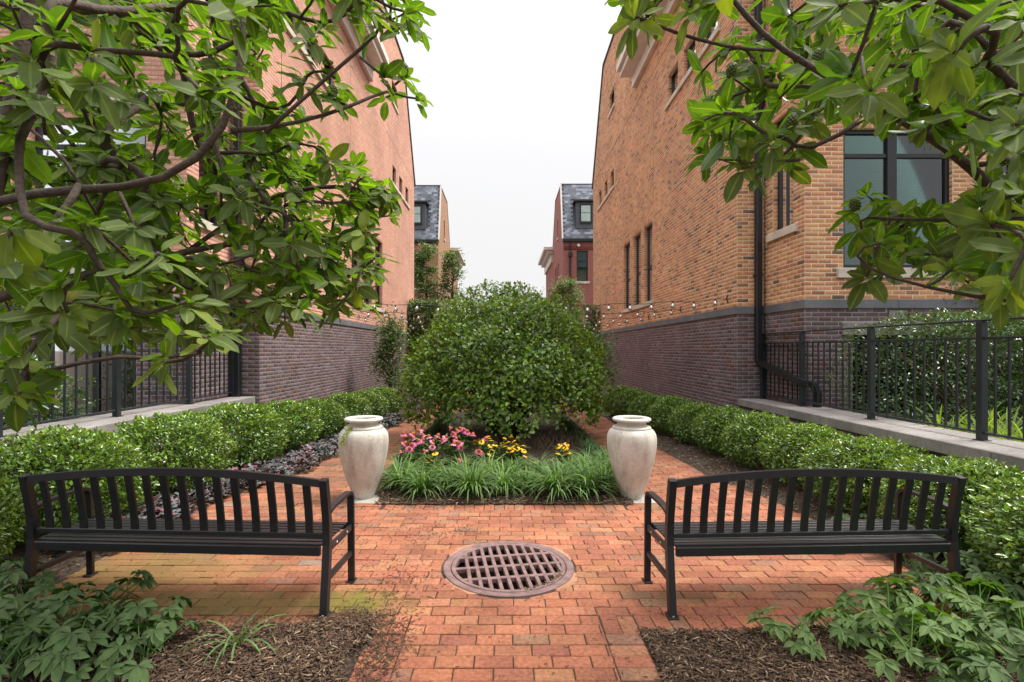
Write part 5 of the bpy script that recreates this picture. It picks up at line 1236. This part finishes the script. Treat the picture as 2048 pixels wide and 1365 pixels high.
# ------------------------------------------------------------------ the two magnolias
def magnolia(label, side, trunk, limbs, targets, leafsize, seed, pods, flat=.5):
    r_ = np.random.default_rng(seed); nodes = []; par = []; w = []
    T = empty('magnolia_tree', trunk[0], 0, label, 'tree'); org = Vector(trunk[0])
    def addn(p, pa): nodes.append(np.array(p, float)); par.append(pa); return len(nodes)-1
    def path(pts, start=None):
        last = start
        for i, p in enumerate(pts):
            if last is not None:
                a = nodes[last]; b = np.array(p, float); k = max(1, int(np.linalg.norm(b-a)/.12))
                for j in range(1, k+1): last = addn(a+(b-a)*j/k, last)
            else: last = addn(p, -1)
        return last
    def near(p): A = np.array(nodes); return int(np.argmin(((A-np.array(p))**2).sum(1)))
    path(trunk)
    for lb in limbs: path(lb[1:], near(lb[0]))
    nl = len(nodes)
    tips = []
    org_n = nodes[0]; tg = sorted(targets, key=lambda t: np.linalg.norm(np.array(t)-np.array(trunk[-1])))
    for t in tg:
        t = np.array(t); A = np.array(nodes); d = np.sqrt(((A-t)**2).sum(1)); depth = np.arange(len(A))*0
        j = int(np.argmin(d+.12*(np.arange(len(A)) >= nl)*0)); L = d[j]
        if L < .05: continue
        a = nodes[j]; k = max(2, int(L/.09)); last = j; ben = r_.normal(0, .07*L, 3); ben[2] -= .06*L
        for q in range(1, k+1):
            f = q/k; p = a+(t-a)*f+ben*math.sin(math.pi*f)*1.2; last = addn(p, last)
        tips.append(last)
    A = np.array(nodes); cnt = np.zeros(len(A))
    for t_ in tips: cnt[t_] += 1
    for i in range(len(A)-1, 0, -1):
        if par[i] >= 0: cnt[par[i]] += cnt[i]
    rad = .0024+.0034*np.power(np.maximum(cnt, .5), .39)
    # branch polylines: follow the heaviest child
    ch = {}
    for i, p_ in enumerate(par):
        if p_ >= 0: ch.setdefault(p_, []).append(i)
    mb = MB(); stack = [(0, None)]
    while stack:
        i, pa = stack.pop(); pl = [] if pa is None else [pa]; pl.append(i)
        while i in ch:
            c = sorted(ch[i], key=lambda q: -cnt[q]); 
            for o_ in c[1:]: stack.append((o_, i))
            i = c[0]; pl.append(i)
        if len(pl) > 1:
            rr = [rad[q] for q in pl]
            if pa is not None: rr[0] = min(rr[0], rr[1]*1.15)
            pts = [Vector(A[q])-org for q in pl]
            for s_ in range(2):       # ease the corners
                pts = [pts[0]]+[(pts[q-1]+pts[q]*2+pts[q+1])/4 for q in range(1, len(pts)-1)]+[pts[-1]]
            mb.tube(pts, rr, 8 if rr[0] > .012 else 5, cap=True)
    mb.build('branches', M['bark'], T, smooth=True)
    # rosettes of leaves
    P, D_, U_, L_, C_ = [], [], [], [], []
    for t_ in tips:
        tip = A[t_]; ax = norm((tip-A[par[t_]])+np.array([0, 0, .02])+r_.normal(0, .012, 3)); ax = norm(ax+np.array([0, 0, .45])+np.array([-side*.12, 0, 0]))
        e1 = norm(np.cross(ax, [0.3, .2, 1.])); e2 = np.cross(ax, e1); n = r_.integers(6, 10); a0 = r_.uniform(0, 6.28)
        tone = r_.uniform(.78, 1.25)
        young = r_.random() < .30
        for k in range(n):
            a = a0+k*2.4+r_.normal(0, .15); op = R(r_.uniform(42, 96)) if k < n-2 else R(r_.uniform(18, 40)); rd = e1*math.cos(a)+e2*math.sin(a)
            D = norm(ax*math.cos(op)+rd*math.sin(op)+np.array([0, 0, -.22])); D[2] *= (.62 if flat > 1 else 1); P.append(tip-ax*r_.uniform(0, .035)+D*.012); D_.append(D); U_.append(norm(ax*math.sin(op)-rd*math.cos(op)+np.array([0, 0, flat])+r_.normal(0, .28, 3)))
            L_.append(leafsize*r_.uniform(.62, 1.2)*(1 if k < n-2 else .65)); c = np.array([1, 1, 1])*tone*r_.uniform(.85, 1.15)
            if young and k >= n-4: c = c*np.array([1.75, 1.55, .8])
            elif r_.random() < .006: c = c*np.array([2.6, 1.6, .6])
            C_.append(c)
    P, D_, U_, L_, C_ = map(np.array, (P, D_, U_, L_, C_)); n = len(P)
    px_u = VU+FPX*P[:, 0]/np.maximum(P[:, 1], .2); px_v = VV+FPX*(HCAM-P[:, 2])/np.maximum(P[:, 1], .2)
    keep = (P[:, 1] > .55); P, D_, U_, L_, C_, px_u, px_v = [a[keep] for a in (P, D_, U_, L_, C_, px_u, px_v)]
    Wd = L_*r_.uniform(.40, .52, len(P)); siz = L_/P[:, 1]*((px_u > 10) & (px_u < 2038) & (px_v > 10) & (px_v < 1300)); order = np.argsort(-siz); big = order[:298]; rest_ = order[298:]
    parts_ = []; nv = 0
    for q in range(4):
        rr_ = rest_[q::4]; tv = TBIG[0].copy(); tv[:, 2] += -.10*q*tv[:, 0]**2+.018*np.sin(tv[:, 0]*(9+3*q)+q)*np.sign(tv[:, 1]); tv[:, 1] += (.07, -.07, .03, -.04)[q]*tv[:, 0]**2
        v_, f_, cc_, uu_ = cloud(P[rr_]-np.array(org), D_[rr_], U_[rr_], L_[rr_], Wd[rr_], (tv, TBIG[1], TBIG[2]), C_[rr_]); parts_.append((v_, f_+nv, cc_, uu_)); nv += len(v_)
    V, F, c_, uv = [np.concatenate([x[i] for x in parts_]) for i in range(4)]
    o = obj('foliage', npmesh('foliage', V, F, LM['magn'], c_, uv, True), T); o['kind'] = 'stuff'
    # every large leaf an object; shared blades
    protos = []
    for k in range(14):
        cc = C_[big[k*17]]; v1, f1, c1, u1 = cloud(np.zeros((1, 3)), np.array([[1., 0, 0]]), np.array([[0, 0, 1.]]), np.array([1.]), np.array([.46]), TBIG, cc[None]); v1 = v1+np.stack([np.zeros(len(v1)), .07*(k % 3-1)*v1[:, 0]**2, -.085*(k % 4)*v1[:, 0]**2+.02*np.sin(v1[:, 0]*(8+k)+k)*np.sign(v1[:, 1])], -1); protos.append(npmesh('leaf', v1, f1, LM['magn'], c1, u1, True))
    for b in big:
        D = norm(D_[b]); Sd = norm(np.cross(D, U_[b])); U = np.cross(Sd, D); o = bpy.data.objects.new('leaf', protos[r_.integers(0, 14)]); link(o, T)
        o.matrix_basis = Matrix.Translation(Vector(P[b])-org) @ Matrix((tuple(D), tuple(-Sd), tuple(U))).transposed().to_4x4() @ Matrix.Diagonal((L_[b], L_[b], L_[b], 1))
    # knobbly green seed pods on some tips
    pm = MB()
    for k in range(9):
        z = k/8; rr = .021*math.sin(math.pi*(.12+.8*z))
        for q in range(7):
            a = 2*math.pi*(q+.5*(k % 2))/7; c = Vector((rr*math.cos(a), rr*math.sin(a), z*.06)); pm.tube([c-Vector((0, 0, .006)), c+Vector((.003*math.cos(a), .003*math.sin(a), 0)), c+Vector((0, 0, .006))], [.003, .0075, .003], 5)
    pm.tube([(0, 0, 0), (0, 0, .06)], .016, 7); pod = pm.mesh('seed_pod', mat('seed_pod_skin', (.13, .17, .05), .6, noise=(60, .3)), True)
    for p in pods:
        p = Vector(p); t_ = min(tips, key=lambda q: (Vector(A[q])-p).length); obj('seed_pod', pod, T, Vector(A[t_])-org, (r_.uniform(-.6, .6), r_.uniform(-.6, .6), 0), .9)
    return T
def sample(polys, seed, jitter=.0):
    """polys: (list of (u,v) outline, count, Y near, Y far)"""
    r_ = np.random.default_rng(seed); out_ = []
    for poly, n, ya, yb in polys:
        us = [p[0] for p in poly]; vs = [p[1] for p in poly]; k = 0; tries = 0
        pts = []
        while k < n and tries < n*60:
            tries += 1; u, v = r_.uniform(min(us), max(us)), r_.uniform(min(vs), max(vs)); ins = False; j = len(poly)-1
            for i in range(len(poly)):
                if (poly[i][1] > v) != (poly[j][1] > v) and u < (poly[j][0]-poly[i][0])*(v-poly[i][1])/(poly[j][1]-poly[i][1])+poly[i][0]: ins = not ins
                j = i
            if not ins: continue
            Y = r_.uniform(ya, yb); p = px(u, v, Y)
            if any((p-q).length < .085 for q in pts[-400:]): continue
            pts.append(p); k += 1
        out_ += pts
    return out_
LT = [(-2.75, 2.3, 0), (-2.72, 2.3, .5), (-2.6, 2.35, 1.2), (-2.5, 2.35, 1.8), (-2.35, 2.4, 2.6), (-2.3, 2.5, 3.4)]
Ll = [[(-2.5, 2.35, 1.8), px(-60, 410, 2.1), px(60, 388, 2.0), px(160, 370, 2.0), px(240, 386, 2.0), px(330, 370, 2.05), px(400, 328, 2.1), px(462, 262, 2.1), px(478, 180, 2.1), px(490, 90, 2.1), px(492, 0, 2.1), px(480, -80, 2.1)],
      [px(462, 262, 2.1), px(530, 266, 2.15), px(600, 240, 2.25), px(650, 235, 2.3), px(700, 215, 2.4), px(790, 170, 2.5)],
      [px(530, 266, 2.15), px(600, 215, 2.2), px(660, 130, 2.2), px(720, 115, 2.25), px(780, 40, 2.3)],
      [px(160, 370, 2.0), px(145, 320, 2.0), px(90, 270, 1.95), px(0, 235, 1.9)],
      [(-2.35, 2.4, 2.6), px(60, 100, 2.7), px(140, 180, 2.8), px(250, 230, 3.0), px(380, 210, 3.1), px(520, 130, 3.2)],
      [(-2.6, 2.35, 1.35), px(60, 745, 1.75), px(160, 735, 1.75), px(260, 690, 1.9)],
      [(-2.5, 2.35, 1.8), px(100, 560, 2.6), px(250, 540, 2.9), px(380, 500, 3.2), px(520, 480, 3.4), px(700, 480, 3.5)],
      [px(250, 540, 2.9), px(420, 590, 3.0), px(560, 600, 3.1), px(700, 590, 3.1), px(760, 570, 3.1)],
      [px(380, 500, 3.2), px(520, 400, 3.3), px(640, 370, 3.3), px(740, 380, 3.2)]]
Lp = [([(0, -60), (520, -60), (470, 100), (420, 230), (300, 330), (0, 330)], 22, 1.5, 2.0), ([(0, -60), (560, -60), (520, 120), (430, 330), (0, 400)], 175, 2.2, 3.9),
      ([(-40, 420), (300, 430), (480, 560), (420, 690), (150, 720), (-40, 740)], 34, 1.5, 2.2), ([(0, 330), (600, 300), (680, 560), (560, 660), (200, 690), (0, 690)], 330, 2.3, 4.2),
      ([(500, 200), (600, 220), (720, 330), (800, 420), (720, 480), (560, 460), (470, 330)], 76, 2.6, 4.0), ([(520, 440), (640, 470), (760, 500), (770, 600), (700, 640), (540, 600)], 42, 2.5, 3.8),
      ([(500, -50), (760, -50), (860, -20), (860, 60), (740, 70), (640, 110), (520, 90)], 26, 2.0, 2.9), ([(560, 130), (700, 130), (830, 150), (840, 200), (800, 230), (700, 210), (600, 190)], 12, 2.2, 2.8),
      ([(700, 350), (790, 360), (790, 420), (720, 430)], 5, 3.0, 3.3), ([(0, 700), (90, 740), (110, 790), (0, 800)], 8, 1.5, 1.9), ([(280, 700), (340, 710), (330, 740), (280, 730)], 2, 1.8, 2.0), ([(-320, -80), (260, -80), (150, -380), (-220, -420)], 34, 2.0, 3.0), ([(-420, -80), (-50, -80), (-50, 400), (-380, 380)], 26, 1.9, 3.0)]
magnolia('magnolia with big glossy leaves overhanging the left of the garden', -1, LT, Ll, sample(Lp, 11), .122, 21,
         [px(105, 300, 2.), px(355, 312, 2.1), px(680, 222, 2.2), px(195, 610, 2.2), px(545, 668, 2.9), px(590, 400, 2.6), px(816, 150, 2.4)], flat=1.35)
RT = [(2.75, 2.2, 0), (2.72, 2.2, .5), (2.62, 2.2, 1.2), (2.5, 2.2, 1.9), (2.4, 2.2, 2.6), (2.3, 2.2, 3.4)]
Rl = [[(2.5, 2.2, 1.9), px(2048, 443, 2.15), px(1943, 332, 2.15), px(1850, 262, 2.1), px(1760, 215, 2.1), px(1709, 183, 2.1), px(1620, 130, 2.1), px(1549, 100, 2.1), px(1530, 70, 2.1), px(1490, 30, 2.1), px(1455, -5, 2.1), px(1430, -60, 2.1)],
      [px(1549, 100, 2.1), px(1500, 108, 2.1), px(1440, 90, 2.1), px(1400, 80, 2.1), px(1350, 68, 2.1), px(1300, 50, 2.1), px(1262, 20, 2.1)],
      [(2.4, 2.2, 2.6), px(2020, 180, 1.7), px(1990, 110, 1.7), px(1960, 20, 1.7)],
      [(2.5, 2.2, 1.9), px(2048, 610, 1.9), px(1960, 600, 1.95), px(1850, 575, 2.0), px(1780, 555, 2.1), px(1720, 545, 2.1), px(1690, 500, 2.1)],
      [(2.5, 2.2, 1.9), px(1990, 480, 2.6), px(1900, 430, 2.8), px(1800, 440, 2.9), px(1720, 480, 3.0)],
      [px(1760, 215, 2.1), px(1680, 280, 2.2), px(1600, 320, 2.25), px(1530, 330, 2.3), px(1480, 320, 2.3)],
      [px(1709, 183, 2.1), px(1600, 170, 2.4), px(1500, 180, 2.5), px(1440, 190, 2.6)]]
Rp = [([(1640, -60), (2080, -60), (2080, 260), (1980, 300), (1800, 230), (1680, 200)], 30, 1.4, 1.95), ([(1520, -60), (2080, -60), (2080, 300), (1800, 250), (1650, 230), (1560, 120)], 150, 2.15, 3.8),
      ([(1400, 140), (1540, 130), (1640, 240), (1580, 350), (1480, 350), (1390, 310)], 34, 2.1, 3.0), ([(1240, -50), (1340, -30), (1350, 70), (1290, 90), (1230, 40)], 7, 2.0, 2.3),
      ([(1340, -60), (1480, -60), (1430, 30), (1370, 20)], 7, 2.0, 2.4), ([(1760, 450), (1860, 420), (1950, 350), (2080, 330), (2080, 620), (1900, 590), (1700, 560)], 42, 2.0, 3.2), ([(1940, 400), (2080, 360), (2080, 620), (1940, 560)], 12, 1.6, 2.0),
      ([(1690, 400), (1800, 360), (1850, 480), (1750, 540)], 9, 2.3, 3.1), ([(1400, 80), (1520, 60), (1540, 120), (1420, 150)], 5, 2.2, 2.8), ([(1800, 200), (2080, 240), (2080, 380), (1900, 300)], 12, 1.7, 2.2), ([(1760, -80), (2350, -80), (2250, -420), (1900, -380)], 34, 2.0, 3.0), ([(2090, -80), (2450, -80), (2400, 380), (2090, 380)], 26, 1.9, 3.0)]
magnolia('magnolia with big glossy leaves overhanging the right of the garden', 1, RT, Rl, sample(Rp, 12), .130, 22,
         [px(1645, 120, 2.1), px(1630, 195, 2.1), px(1530, 305, 2.2), px(1480, 185, 2.3), px(1725, 445, 2.4), px(1700, 110, 2.)])
# fallen leaves
fb = np.array([(px(1715, 1335, 2.61)[0], 2.61, .035), (px(515, 1315, 2.7)[0], 2.7, .035), (px(375, 1325, 2.65)[0], 2.65, .035), (px(1655, 1285, 2.8)[0], 2.8, .03)])
for i, (p, c, t) in enumerate(zip(fb, ((.62, .38, .05), (.5, .42, .28), (.25, .33, .06), (.35, .22, .12)), ('yellow fallen leaf on the mulch at lower right', 'pale tan fallen leaf on the mulch at lower left', 'small green fallen leaf on the mulch at lower left', 'curled brown fallen leaf under the light green hellebore'))):
    v1, f1, c1, u1 = cloud(np.zeros((1, 3)), np.array([[math.cos(i*1.7-.5), math.sin(i*1.7-.5), 0]]), np.array([[0, 0, 1.]]), np.array([.10 if i in (0, 3) else .05]), np.array([.045 if i in (0, 3) else .02]), TBIG, np.array([c]))
    o = obj('fallen_leaf', npmesh('fallen_leaf', v1, f1, M['petal'], c1, u1, True), loc=p); tag(o, t, 'leaf')
print('objects', len(bpy.data.objects), 'tris approx', sum(len(m.polygons)*2 for m in bpy.data.meshes))
